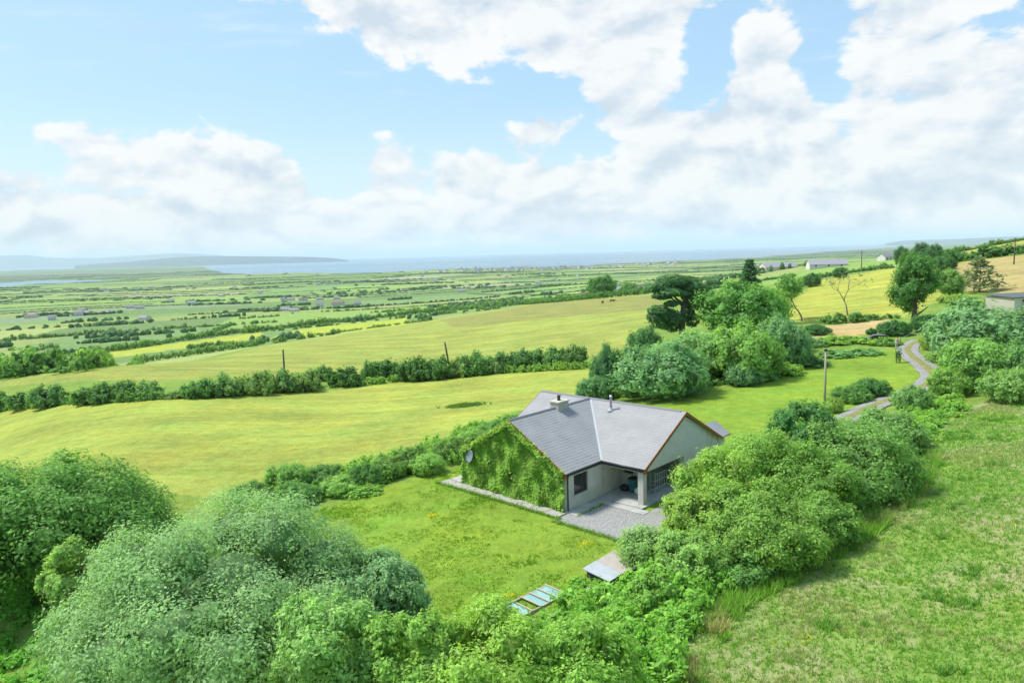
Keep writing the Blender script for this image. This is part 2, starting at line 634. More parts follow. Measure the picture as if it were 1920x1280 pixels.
FIELDS = [
    ('yellow hay field', [(-260, 905), (0, 880), (330, 925), (520, 938), (700, 880), (880, 806), (960, 772), (1115, 745), (1115, 690), (930, 700), (760, 714), (450, 740), (200, 756), (0, 766), (-260, 788)], (.275, .335, .06), .03, 1.0),
    ('second hay field', [(-260, 750), (0, 726), (300, 715), (620, 700), (930, 680), (1110, 668), (1225, 640), (1236, 552), (1120, 556), (1000, 568), (780, 605), (480, 652), (180, 693), (0, 717), (-260, 745)], (.245, .295, .06), .08, 1.0),
    ('rough strip of the second field', [(820, 600), (1000, 570), (1236, 553), (1236, 578), (1000, 598), (850, 615)], (.215, .235, .06), .15, 1.0),
    ('lime strip', [(505, 634), (800, 603), (760, 596), (560, 617)], (.30, .36, .05), 0, .3),
    ('lime strip two', [(140, 668), (490, 622), (500, 632), (180, 676)], (.30, .35, .05), 0, .3),
    ('yellow slope', [(1465, 604), (1490, 560), (1545, 524), (1668, 503), (1770, 520), (1770, 560), (1690, 595), (1650, 598), (1540, 606)], (.31, .345, .06), 0, 1.0),
    ('tan field', [(1490, 634), (1535, 612), (1665, 596), (1665, 615), (1590, 632), (1500, 640)], (.42, .33, .14), .3, .6),
    ('brown field', [(1745, 540), (1790, 495), (1830, 488), (2100, 462), (2100, 560), (1900, 552)], (.33, .275, .10), .4, .8),
    ('upper right pasture', [(1745, 470), (1900, 452), (2000, 450), (2000, 462), (1900, 470), (1770, 482)], (.27, .30, .06), .1, .4),
    ('lawn', [(575, 962), (700, 920), (870, 876), (980, 790), (1100, 760), (1250, 757), (1400, 722), (1540, 680), (1690, 652), (1712, 668), (1735, 700), (1690, 728), (1640, 756), (1560, 800), (1300, 960), (1160, 1050), (1080, 1130), (900, 1165), (720, 1130), (640, 1040)], (.185, .295, .034), .0, .0),
    ('rough meadow', [(1090, 1330), (1240, 1190), (1330, 1115), (1470, 1050), (1610, 975), (1700, 900), (1735, 850), (1790, 775), (1860, 745), (2300, 700), (2600, 1400), (1000, 1600)], (.18, .285, .055), .78, .0),
]


def build_ground():
    az_in = np.linspace(-0.72, 0.72, 310)
    az_l = np.linspace(-math.pi, -0.72, 36)[:-1]
    az_r = np.linspace(0.72, math.pi, 36)[1:-1]
    az = np.concatenate([az_l, az_in, az_r])
    rr = [2.0]
    while rr[-1] < 24000:
        r = rr[-1]
        step = 0.03 if r < 16 or r > 12000 else (0.013 if r < 130 else (0.018 if r < 2000 else 0.013))
        rr.append(r * (1 + step))
    rr = np.array(rr)
    A, Rr = np.meshgrid(az, rr)
    X, Y = Rr * np.sin(A), Rr * np.cos(A)
    Z = H(X, Y)
    nr, na = X.shape
    V = np.stack([X, Y, Z], -1).reshape(-1, 3)
    i = np.arange(nr - 1)[:, None] * na
    j = np.arange(na)[None]
    jn = (j + 1) % na
    Fq = np.stack([i + j, i + jn, i + na + jn, i + na + j], -1).reshape(-1, 4)
    Fq = Fq[:, ::-1]
    x, y = V[:, 0], V[:, 1]
    r = np.hypot(x, y)
    col = np.tile(np.array([.165, .255, .045]), (len(V), 1))
    dry = np.zeros(len(V)); streak = np.zeros(len(V))
    far = smooth(r, 330, 400)
    lc = low_color(x, y)
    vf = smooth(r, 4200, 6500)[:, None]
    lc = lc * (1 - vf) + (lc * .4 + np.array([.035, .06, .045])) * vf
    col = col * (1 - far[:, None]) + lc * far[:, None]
    dry += 0.2 * far
    for name, pts, c, d, s in FIELDS:
        m = in_poly(x, y, gpoly(pts))
        col[m] = c; dry[m] = d; streak[m] = s
    # centre block closing the hole under the camera
    k = len(V)
    V = np.vstack([V, [[0, 0, hz(0.0, 2.0)]]])
    tri = np.stack([np.full(na, k), np.arange(na), (np.arange(na) + 1) % na, (np.arange(na) + 1) % na], -1)
    col = np.vstack([col, [[.2, .28, .06]]]); dry = np.append(dry, 1); streak = np.append(streak, 0)
    me = np_mesh('ground', V, Fq, {'col': np.concatenate([col, np.ones((len(V), 1))], 1), 'dry': dry, 'streak': streak}, True)
    m = bpy.data.materials.new('grassland')
    m.use_nodes = True
    g = NT(m.node_tree)
    out = g.n('ShaderNodeOutputMaterial')
    b = g.n('ShaderNodeBsdfPrincipled')
    geo = g.n('ShaderNodeNewGeometry').outputs['Position']
    c = g.n('ShaderNodeAttribute', attribute_name='col').outputs['Color']
    dryv = g.n('ShaderNodeAttribute', attribute_name='dry').outputs['Fac']
    stv = g.n('ShaderNodeAttribute', attribute_name='streak').outputs['Fac']
    n1 = g.noise(geo, 0.09, 6.0, 0.6)
    n2 = g.noise(geo, 0.9, 7.0, 0.7)
    n3 = g.noise(g.mapping(geo, scale=(1, 1, .3)), 6.0, 4.0, 0.7)
    k = g.m('MULTIPLY', g.lin(n1, .3, .7, .82, 1.18), g.lin(n2, .25, .75, .72, 1.26))
    k = g.m('MULTIPLY', k, g.lin(n3, .25, .75, .78, 1.2))
    st = g.noise(g.mapping(geo, scale=(.012, .22, .1), rot=(0, 0, R(-14))), 1.0, 5.0, 0.6)
    st2 = g.noise(g.mapping(geo, scale=(.02, .9, .1), rot=(0, 0, R(-14))), 1.0, 2.0, 0.5)
    sk = g.m('MULTIPLY', g.lin(st, .3, .7, .84, 1.14), g.lin(st2, .3, .7, .93, 1.06))
    k = g.m('MULTIPLY', k, g.m('ADD', 1.0, g.m('MULTIPLY', stv, g.m('SUBTRACT', sk, 1.0))))
    cc = g.mix(1.0, c, k, 'MULTIPLY')
    # yellower and greener drifts
    hue = g.noise(geo, 0.16, 5.0, 0.65)
    cc = g.mix(g.m('MULTIPLY', g.sstep(hue, .46, .72), .5), cc, g.mix(1.0, cc, (1.35, 1.08, .8, 1), 'MULTIPLY'))
    cc = g.mix(g.m('MULTIPLY', g.sstep(hue, .5, .3), .55), cc, g.mix(1.0, cc, (.72, .98, .9, 1), 'MULTIPLY'))
    tan = g.m('MULTIPLY', g.sstep(g.noise(g.mapping(geo, scale=(.03, .16, .1), rot=(0, 0, R(-14)), loc=(40, 9, 0)), 1.0, 7.0, .68), .48, .68), g.m('MULTIPLY', stv, .35))
    cc = g.mix(tan, cc, g.mix(1.0, cc, (1.22, .92, 1.1, 1), 'MULTIPLY'))
    # dry seed heads in the rough grass
    dn = g.m('ADD', g.m('MULTIPLY', g.noise(geo, .15, 7.0, .74), .7), g.m('MULTIPLY', n2, .3))
    dr = g.m('MULTIPLY', g.sstep(dn, .46, .60), g.m('MULTIPLY', dryv, .95))
    cc = g.mix(dr, cc, (.36, .32, .19, 1))
    cc = g.mix(1.0, cc, (1.12, 1.1, 1.15, 1), 'MULTIPLY')
    g.put(b.inputs['Base Color'], cc)
    b.inputs['Roughness'].default_value = 0.9
    b.inputs['Specular IOR Level'].default_value = 0.1
    bp = g.n('ShaderNodeBump')
    bp.inputs['Strength'].default_value = 0.9
    bp.inputs['Distance'].default_value = 0.25
    g.put(bp.inputs['Height'], g.m('ADD', g.noise(geo, 2.2, 7.0, 0.7), g.m('MULTIPLY', st2, g.m('MULTIPLY', stv, .25))))
    g.put(b.inputs['Normal'], bp.outputs[0])
    g.put(out.inputs['Surface'], b.outputs[0])
    me.materials.append(m)
    tag(link('ground', me), 'rolling green farmland falling away towards the sea', kind='structure')


build_ground()


def build_sea():
    mb = MB()
    ex = 95000
    mb.poly([(-ex, 1200, SEA_Z), (ex, 1200, SEA_Z), (ex, ex, SEA_Z), (-ex, ex, SEA_Z)])
    m = bpy.data.materials.new('sea water')
    m.use_nodes = True
    g = NT(m.node_tree)
    out = g.n('ShaderNodeOutputMaterial')
    b = g.n('ShaderNodeBsdfPrincipled')
    geo = g.n('ShaderNodeNewGeometry').outputs['Position']
    n1 = g.noise(g.mapping(geo, scale=(.00018, .0005, 1)), 1.0, 5.0, .6)
    g.put(b.inputs['Base Color'], g.mix(g.sstep(n1, .4, .65), (.06, .15, .215, 1), (.10, .195, .25, 1)))
    b.inputs['Roughness'].default_value = 0.25
    b.inputs['IOR'].default_value = 1.33
    bp = g.n('ShaderNodeBump')
    bp.inputs['Strength'].default_value = 0.7
    bp.inputs['Distance'].default_value = 3.0
    g.put(bp.inputs['Height'], g.noise(g.mapping(geo, scale=(.02, .05, 1)), 1.0, 4.0, .6))
    g.put(b.inputs['Normal'], bp.outputs[0])
    g.put(out.inputs['Surface'], b.outputs[0])
    tag(mb.build('sea', m), 'pale blue sea and bay below the horizon', kind='structure')


build_sea()


def build_hills():
    hm = mat('heath hillside', (.055, .075, .085), .95, .3, .002, 0, coord='Object')
    def hill(name, label, prof, dist, depth, seed):
        rg = np.random.default_rng(seed)
        us = np.arange(prof[0][0], prof[-1][0] + 1, 6.0)
        tv = np.interp(us, [p[0] for p in prof], [p[1] for p in prof])
        rows = np.linspace(-1, 1, 17)
        V = []
        for t in rows:
            sh = (1 - t * t) ** 0.8
            for u, v in zip(us, tv):
                a = math.atan((u - 960) / F)
                d = dist / math.cos(a) + t * depth
                x, y = d * math.sin(a), d * math.cos(a)
                zt = topz(v, u, dist * math.tan(a), dist)
                n = 0.78 + 0.22 * math.sin(u / 17 + t * 5 + seed) * math.sin(u / 41 + t * 3)
                V.append((x, y, SEA_Z - 6 + (zt - SEA_Z + 6) * sh * (n if abs(t) > .05 else 1)))
        n = len(us)
        Fq = [[r * n + c, r * n + c + 1, (r + 1) * n + c + 1, (r + 1) * n + c] for r in range(16) for c in range(n - 1)]
        me = np_mesh(name, V, Fq, smooth=True)
        me.materials.append(hm)
        tag(link(name, me), label, kind='structure')
    hill('headland_hill', 'low blue headland running out into the bay on the left', [(150, 497), (230, 492), (300, 486), (340, 482), (400, 480), (450, 480), (500, 480.5), (560, 481), (610, 482), (640, 484.5), (660, 488)], 21000, 2200, 3)
    hill('distant_mountain', 'faint pale mountains far behind the headland', [(-300, 484), (-100, 476), (0, 480), (60, 478), (110, 483), (190, 484), (250, 480), (310, 476), (350, 474.5), (390, 476), (425, 479), (470, 485), (500, 490)], 40000, 4500, 5)
    hill('far_cape_hill', 'thin hazy cape on the sea horizon at the right', [(1660, 456), (1690, 451.5), (1740, 449.5), (1800, 448), (1900, 443), (2000, 444), (2100, 450)], 26000, 2500, 8)


build_hills()

# ------------------------------------------------------------------ foliage
def ico(sub=1):
    t = (1 + 5 ** .5) / 2
    v = [(-1, t, 0), (1, t, 0), (-1, -t, 0), (1, -t, 0), (0, -1, t), (0, 1, t), (0, -1, -t), (0, 1, -t), (t, 0, -1), (t, 0, 1), (-t, 0, -1), (-t, 0, 1)]
    f = [(0, 11, 5), (0, 5, 1), (0, 1, 7), (0, 7, 10), (0, 10, 11), (1, 5, 9), (5, 11, 4), (11, 10, 2), (10, 7, 6), (7, 1, 8), (3, 9, 4), (3, 4, 2), (3, 2, 6), (3, 6, 8), (3, 8, 9), (4, 9, 5), (2, 4, 11), (6, 2, 10), (8, 6, 7), (9, 8, 1)]
    v = [Vector(p).normalized() for p in v]
    for _ in range(sub):
        nf, mid = [], {}
        def mp(a, b):
            k = (min(a, b), max(a, b))
            if k not in mid:
                v.append(((v[a] + v[b]) / 2).normalized()); mid[k] = len(v) - 1
            return mid[k]
        for a, b, c in f:
            ab, bc, ca = mp(a, b), mp(b, c), mp(c, a)
            nf += [(a, ab, ca), (b, bc, ab), (c, ca, bc), (ab, bc, ca)]
        f = nf
    return np.array([tuple(p) for p in v]), np.array(f)


ICO0, ICO1 = ico(0), ico(1)


def unit(v):
    return v / np.maximum(np.linalg.norm(v, axis=-1, keepdims=True), 1e-9)


def leaves(P, N, size, rg, aspect=1.7, lv=None):
    """one small folded-flat quad per leaf spray"""
    n = len(P)
    t = unit(np.cross(N, rg.normal(size=(n, 3))))
    b = np.cross(N, t)
    s = size * (.45 + 1.15 * rg.uniform(0, 1, (n, 1)) ** 1.6)
    V = np.stack([P - t * s * aspect * .5, P + b * s * .42 + t * s * .05, P + t * s * aspect * .5, P - b * s * .42 + t * s * .05], 1).reshape(-1, 3)
    Fq = np.arange(4 * n).reshape(-1, 4)
    lv = rg.uniform(0, 1, n) if lv is None else lv
    return V, Fq, np.repeat(lv, 4)


def crown(rg, Rr, h, base=0.0, nlobes=26, nclump=600, per=16, leaf=.15, lobe=(.26, .42), low=-.35, core=.58, squash=1.0, spread=.075, lump=.72, aspect=1.7, cheap=False):
    """leafy crown: lobes on a dome, leaf sprays on the lobes, dark solid cores that block light inside. Origin at the ground."""
    zc = base + (h - base) * .42
    rz_up, rz_dn = (h - zc), (zc - base) * 1.0
    d = unit(rg.normal(size=(nlobes * 4, 3)))
    d = d[d[:, 2] > low][:nlobes]
    # relax for an even cover
    for _ in range(6):
        diff = d[:, None] - d[None]
        dist = np.linalg.norm(diff, axis=-1) + np.eye(len(d)) * 9
        d = unit(d + (diff / dist[..., None] ** 3).sum(1) * .02)
        d[:, 2] = np.maximum(d[:, 2], low)
    rad = np.stack([np.full(len(d), Rr), np.full(len(d), Rr * squash), np.where(d[:, 2] > 0, rz_up, rz_dn)], -1)
    lr = (lobe[0] * .8 + (lobe[1] * 1.1 - lobe[0] * .8) * rg.uniform(0, 1, len(d))) * min(Rr, h * .8)
    C = d * rad * (lump + rg.uniform(-.07, .07, (len(d), 1)))
    # keep the lobe's outside near the envelope
    C = np.vstack([C, [[0, 0, 0]]]); lr = np.append(lr, min(Rr, h) * .55)
    C[:, 2] += zc
    k = int(nclump * 1.8)
    li = rg.choice(len(C), k, p=lr ** 2 / (lr ** 2).sum())
    od = unit((C[li] - np.array([0, 0, zc])) / np.array([1, 1, 1]))
    nd = unit(rg.normal(size=(k, 3)) + od * .9 + np.array([0, 0, .25]))
    P = C[li] + nd * lr[li][:, None] * rg.uniform(.92, 1.1, (k, 1))
    dist = np.linalg.norm(P[:, None] - C[None], axis=-1) / lr[None]
    dist[np.arange(k), li] = 9
    keep = (dist.min(1) > .86) & (P[:, 2] > max(base - .3, .02))
    P, nd = P[keep][:nclump], nd[keep][:nclump]
    m = len(P)
    sp_ = spread * min(Rr, h)
    cl = rg.uniform(0, 1, m)
    sprig = np.repeat(sp_ * (.6 + 2.2 * rg.uniform(0, 1, m) ** 3), per)[:, None]
    sd = np.repeat(unit(nd + rg.normal(size=(m, 3)) * .35 + np.array([0, 0, .45])), per, 0)
    tt = rg.uniform(-.5, 1.0, (m * per, 1))
    LP = np.repeat(P, per, 0) + sd * tt * sprig + rg.normal(size=(m * per, 3)) * sp_ * (1.15 - .6 * np.maximum(tt, 0)) * np.array([1, 1, .8])
    LN = unit(np.repeat(nd, per, 0) * .9 + rg.normal(size=(m * per, 3)) * .34 + np.array([0, 0, .35]))
    lv = np.clip(np.repeat(cl, per) * .75 + rg.uniform(0, 1, m * per) * .25, 0, 1)
    ok = LP[:, 2] > 0.02
    V, Fq, L = leaves(LP[ok], LN[ok], leaf, rg, aspect, lv[ok])
    if not cheap:
        k2 = int(nclump * 3.2)
        li = rg.choice(len(C), k2, p=lr ** 2 / (lr ** 2).sum())
        n2 = unit(rg.normal(size=(k2, 3)) + unit(C[li] - np.array([0, 0, zc])) * .6)
        P2 = C[li] + n2 * lr[li][:, None] * rg.uniform(.72, .95, (k2, 1))
        o2 = P2[:, 2] > .02
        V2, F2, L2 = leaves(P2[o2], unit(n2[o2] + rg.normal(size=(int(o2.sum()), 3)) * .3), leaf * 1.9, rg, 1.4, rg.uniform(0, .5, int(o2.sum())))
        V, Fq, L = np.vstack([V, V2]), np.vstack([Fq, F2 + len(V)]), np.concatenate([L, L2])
    # solid lobe cores, added to block light inside the crown
    iv, ifc = ICO0 if cheap else ICO1
    cv, cf, b0 = [], [], len(V)
    for c, r in zip(C, lr):
        q = iv * r * core * (1 + rg.uniform(-.12, .12, (len(iv), 1))) + c
        q[:, 2] = np.maximum(q[:, 2], 0.01)
        cv.append(q)
        cf.append(ifc + b0 + sum(len(w) for w in cv[:-1]))
    CV = np.vstack(cv)
    kx = Rr / np.percentile(np.hypot(V[:, 0], V[:, 1]), 96)
    kz = h / np.percentile(V[:, 2], 99.3)
    for Q in (V, CV):
        Q[:, :2] *= kx; Q[:, 2] *= kz
    return V, Fq, L, CV, np.vstack(cf)


def crown_mesh(name, data):
    V, Fq, L, CV, CF = data
    # leaves as triangles keep one face size for the whole mesh
    T = np.vstack([Fq[:, [0, 1, 2]], Fq[:, [0, 2, 3]], CF])
    me = np_mesh(name, np.vstack([V, CV]), T, {'lv': np.concatenate([L, np.full(len(CV), 0.0)])})  # cores take the darkest leaf tone, standing in for inner shade
    me.materials.append(LEAF)
    return me


def merge_crowns(name, items):
    """items: list of (crown data, Matrix-like (x,y,z,sx,sz,rot)) joined into one mesh"""
    Vs, Ts, Ls, b = [], [], [], 0
    for data, (x, y, z, sx, sz, rot) in items:
        V, Fq, L, CV, CF = data
        A = np.vstack([V, CV])
        c, s = math.cos(rot), math.sin(rot)
        Q = np.stack([(A[:, 0] * c - A[:, 1] * s) * sx + x, (A[:, 0] * s + A[:, 1] * c) * sx + y, A[:, 2] * sz + z], -1)
        Vs.append(Q)
        Ts.append(np.vstack([Fq[:, [0, 1, 2]], Fq[:, [0, 2, 3]], CF]) + b)
        Ls.append(np.concatenate([L, np.full(len(CV), 0.0)]))  # inner shade painted as the darkest tone on the cores
        b += len(A)
    me = np_mesh(name, np.vstack(Vs), np.vstack(Ts), {'lv': np.concatenate(Ls)})
    me.materials.append(LEAF)
    return me


def trunk_mesh(rg, h, r, stems=3, spread=.5, bark=None, limbs=3):
    mb = MB()
    for i in range(stems):
        a = 2 * math.pi * i / stems + rg.uniform(-.4, .4)
        sp_ = spread * rg.uniform(.5, 1.1) * (0.15 if stems == 1 else 1)
        b0 = (math.cos(a) * r * (0 if stems == 1 else 1.2), math.sin(a) * r * (0 if stems == 1 else 1.2), -.25)
        path = [Vector(b0)]
        for k in range(1, 5):
            t = k / 4
            path.append(Vector((b0[0] + math.cos(a) * sp_ * t * t * h * .5 + rg.uniform(-.04, .04) * h * t, b0[1] + math.sin(a) * sp_ * t * t * h * .5 + rg.uniform(-.04, .04) * h * t, h * .85 * t)))
        mb.tube(path, [r * (1.15 - .24 * k) for k in range(5)], 7)
        for j in range(limbs):
            k = 1 + j % 3
            p0 = path[k]
            a2 = rg.uniform(0, 6.28)
            L = h * rg.uniform(.25, .4)
            p1 = p0 + Vector((math.cos(a2) * L * .5, math.sin(a2) * L * .5, L * .35))
            p2 = p0 + Vector((math.cos(a2) * L, math.sin(a2) * L, L * .75))
            mb.tube([p0, p1, p2], [r * .5, r * .32, r * .12], 5)
    return mb.mesh('trunk', bark or BARK, True)


def spot(u, vtop, dist, vmid=None):
    d = pix_dir(u, vtop if vmid is None else vmid)
    x, y = d[0] / d[1] * dist, dist
    z = hz(x, y)
    return x, y, z, topz(vtop, u, x, y) - z


def plant(name, label, cat, x, y, z, cm, tm, color, sx=1.0, sz=1.0, rz=0.0, group=None):
    e = empty(name, (x, y, z - .05), rz)
    e.scale = (sx, sx, sz)
    c = link('crown', cm, e); c.color = (*color, 1)
    link('trunk', tm, e)
    tag(e, label, cat, group)
    return e


WILLOW = (.165, .245, .105)
DEEP = (.10, .185, .045)
LIME = (.175, .26, .05)


def near_bush(name, label, u, vtop, dist, hwpx, color, seed, nclump=900, per=18, leaf=.15, vmid=None, squash=1.0, base=0.0, nlobes=30, lobe=(.22, .36), cat='bush', hmin=None, stems=4, rz=0.0, spread=.05, low=-.35, lump=.72):
    rg = np.random.default_rng(seed)
    x, y, z, h = spot(u, vtop, dist, vmid if vmid is not None else vtop + hwpx * .5)
    if hmin: h = max(h, hmin)
    Rr = hwpx / F * dist
    cm = crown_mesh('crown', crown(rg, Rr, h, base, nlobes, nclump, int(per * 1.05), leaf * .74, lobe, squash=squash, spread=spread * 1.12, low=low, lump=lump))
    tm = trunk_mesh(rg, h * .7, .06 * h ** .8, stems, .6)
    return plant(name, label, cat, x, y, z, cm, tm, color, rz=rz)


NEAR = [
    # name, label, u, vtop, dist, half width, colour, seed, kwargs
    ('willow_bush', 'huge rounded grey-green willow bush in the left foreground', 435, 952, 30, 312, WILLOW, 11, dict(nclump=4000, per=21, leaf=.105, nlobes=58, lobe=(.18, .30), lump=.72, vmid=1130, spread=.032)),
    ('broadleaf_tree', 'dark green tree at the left edge beside the willow bush', 110, 858, 40, 205, DEEP, 12, dict(nclump=1900, per=18, leaf=.17, nlobes=44, lobe=(.18, .3), vmid=1000, cat='tree', spread=.042)),
    ('sallow_bush', 'small pale green bush squeezed between dark tree and willow bush', 130, 1010, 34, 62, (.17, .25, .07), 13, dict(nclump=420, leaf=.13, nlobes=16, vmid=1050)),
    ('willow_bush', 'grey-green willow mound bordering the lower lawn corner', 700, 1040, 30, 110, (.15, .23, .11), 29, dict(nclump=1100, per=20, leaf=.13, nlobes=30, vmid=1080, spread=.045)),
    ('sallow_bush', 'light green bush at the bottom edge right of the huge willow', 620, 1120, 24, 125, (.17, .26, .085), 14, dict(nclump=1000, per=18, leaf=.12, nlobes=26, vmid=1200, spread=.05)),
    ('sallow_bush', 'dull green bush below the lawn at the right foot of the willow', 735, 1085, 29, 75, (.125, .205, .085), 15, dict(nclump=650, leaf=.13, nlobes=20, vmid=1130)),
    ('sallow_bush', 'yellow-green bush at the bottom centre below the cold frame', 905, 1150, 23.5, 170, LIME, 16, dict(nclump=1300, per=18, leaf=.12, nlobes=34, vmid=1230, spread=.045, lobe=(.2, .33))),
    ('sallow_bush', 'lime green bush at the bottom edge right of centre', 1085, 1165, 23.5, 130, (.155, .25, .05), 17, dict(nclump=900, per=17, leaf=.12, nlobes=24, vmid=1230, spread=.05)),
    ('sallow_bush', 'low yellow-green bush between the willow and the yellow-green bush', 765, 1150, 23.5, 110, (.155, .245, .055), 18, dict(nclump=700, per=16, leaf=.12, nlobes=22, vmid=1240)),
    ('sallow_bush', 'large green bush hiding the lower right gable of the bungalow', 1428, 804, 43.5, 104, (.15, .235, .05), 19, dict(nclump=1100, per=18, leaf=.14, nlobes=26, lobe=(.18, .38), vmid=910, spread=.055)),
    ('sallow_bush', 'bright topped bush left of the large green hedge bush', 1345, 838, 41.5, 88, (.17, .25, .05), 34, dict(nclump=950, per=18, leaf=.14, nlobes=24, lobe=(.18, .38), vmid=930, spread=.055)),
    ('sallow_bush', 'tall mid green bush right of the large green hedge bush', 1515, 832, 42, 96, (.125, .21, .045), 35, dict(nclump=950, per=18, leaf=.14, nlobes=24, lobe=(.18, .38), vmid=930, spread=.055)),
    ('sallow_bush', 'leaning green bush at the meadow side of the right hedge', 1540, 925, 37.5, 72, (.13, .215, .05), 36, dict(nclump=700, per=17, leaf=.13, nlobes=20, lobe=(.18, .38), vmid=985, spread=.06)),
    ('sallow_bush', 'bright green bush in the right hedge in front of the carport', 1435, 912, 36.5, 118, (.145, .225, .05), 20, dict(nclump=1300, per=18, leaf=.13, nlobes=26, vmid=1000, lobe=(.16, .38), spread=.045)),
    ('sallow_bush', 'round bright green bush beside the carport column', 1305, 922, 38.5, 72, (.18, .25, .055), 21, dict(nclump=900, per=17, leaf=.14, nlobes=24, vmid=970, spread=.055)),
    ('broadleaf_tree', 'dark green tree in the right hedge below the utility pole', 1500, 754, 48, 75, (.07, .155, .045), 22, dict(nclump=700, per=17, leaf=.16, nlobes=22, vmid=850, cat='tree')),
    ('sallow_bush', 'mid green bush in the right hedge next to the rough meadow', 1580, 790, 46, 140, (.12, .205, .055), 23, dict(nclump=1300, per=17, leaf=.15, nlobes=26, vmid=890, lobe=(.16, .38), spread=.045)),
    ('sallow_bush', 'grey-green bush at the far end of the right hedge', 1655, 770, 54, 85, (.125, .205, .065), 24, dict(nclump=700, per=16, leaf=.17, nlobes=22, vmid=840)),
    ('ash_tree', 'tall dark green tree beside the drive entrance', 1715, 474, 128, 43, (.065, .14, .035), 91, dict(nclump=560, per=16, leaf=.34, nlobes=17, lobe=(.3, .55), vmid=540, cat='tree', base=2.6, low=-.75, stems=1, spread=.09)),
    ('feathery_willow', 'small feathery willow with upright sprays at the gravel corner', 1215, 985, 37, 62, (.18, .26, .09), 25, dict(nclump=380, per=14, leaf=.12, nlobes=18, vmid=1030, lobe=(.2, .34), spread=.09)),
    ('sallow_bush', 'yellow-green shrub between feathery willow and bright hedge bush', 1300, 1000, 35, 75, (.165, .25, .07), 26, dict(nclump=600, leaf=.13, nlobes=20, vmid=1040)),
    ('elder_bush', 'green bush with upright shoots right of the old hutch', 1225, 1078, 32, 48, (.15, .25, .055), 27, dict(nclump=520, leaf=.13, nlobes=18, vmid=1110)),
    ('elder_bush', 'dark bramble bush in the right hedge foot by the meadow', 1390, 1020, 35, 80, (.10, .19, .05), 28, dict(nclump=620, leaf=.13, nlobes=20, vmid=1050)),
]
for n_, lab, u, vt, dist, hwp, colr, seed, kw in NEAR:
    near_bush(n_, lab, u, vt, dist, hwp, colr, seed, **kw)

# shared crowns for things further off
def lib(seed, n, nl, nc, per, leaf, **kw):
    return [crown(np.random.default_rng(seed + i), 1.0, 1.0, 0.0, nl, nc, per, leaf, **kw) for i in range(n)]


MIDC = lib(100, 4, 30, 520, 14, .042, lobe=(.2, .34), spread=.05)
TREEC = [crown(np.random.default_rng(120 + i), 1.0, 2.2, .5, 34, 620, 14, .042, lobe=(.22, .36), low=-.8, spread=.06) for i in range(3)]
HEDM_ = lib(140, 5, 14, 130, 9, .10, lobe=(.26, .42), spread=.08)
HEDC = lib(150, 6, 8, 46, 7, .16, lobe=(.3, .46), spread=.09, cheap=True)
SCRC = lib(160, 5, 6, 26, 5, .24, lobe=(.34, .5), spread=.1, cheap=True)
MIDM = [crown_mesh('crown', d) for d in MIDC]
TREEM = [crown_mesh('crown', d) for d in TREEC]
HEDM = [crown_mesh('crown', d) for d in HEDM_]
STEMM = [trunk_mesh(np.random.default_rng(170 + i), .7, .035, 4, .7) for i in range(3)]
TRUNKM = [trunk_mesh(np.random.default_rng(180 + i), 1.9, .06, 1, .6, limbs=5) for i in range(3)]

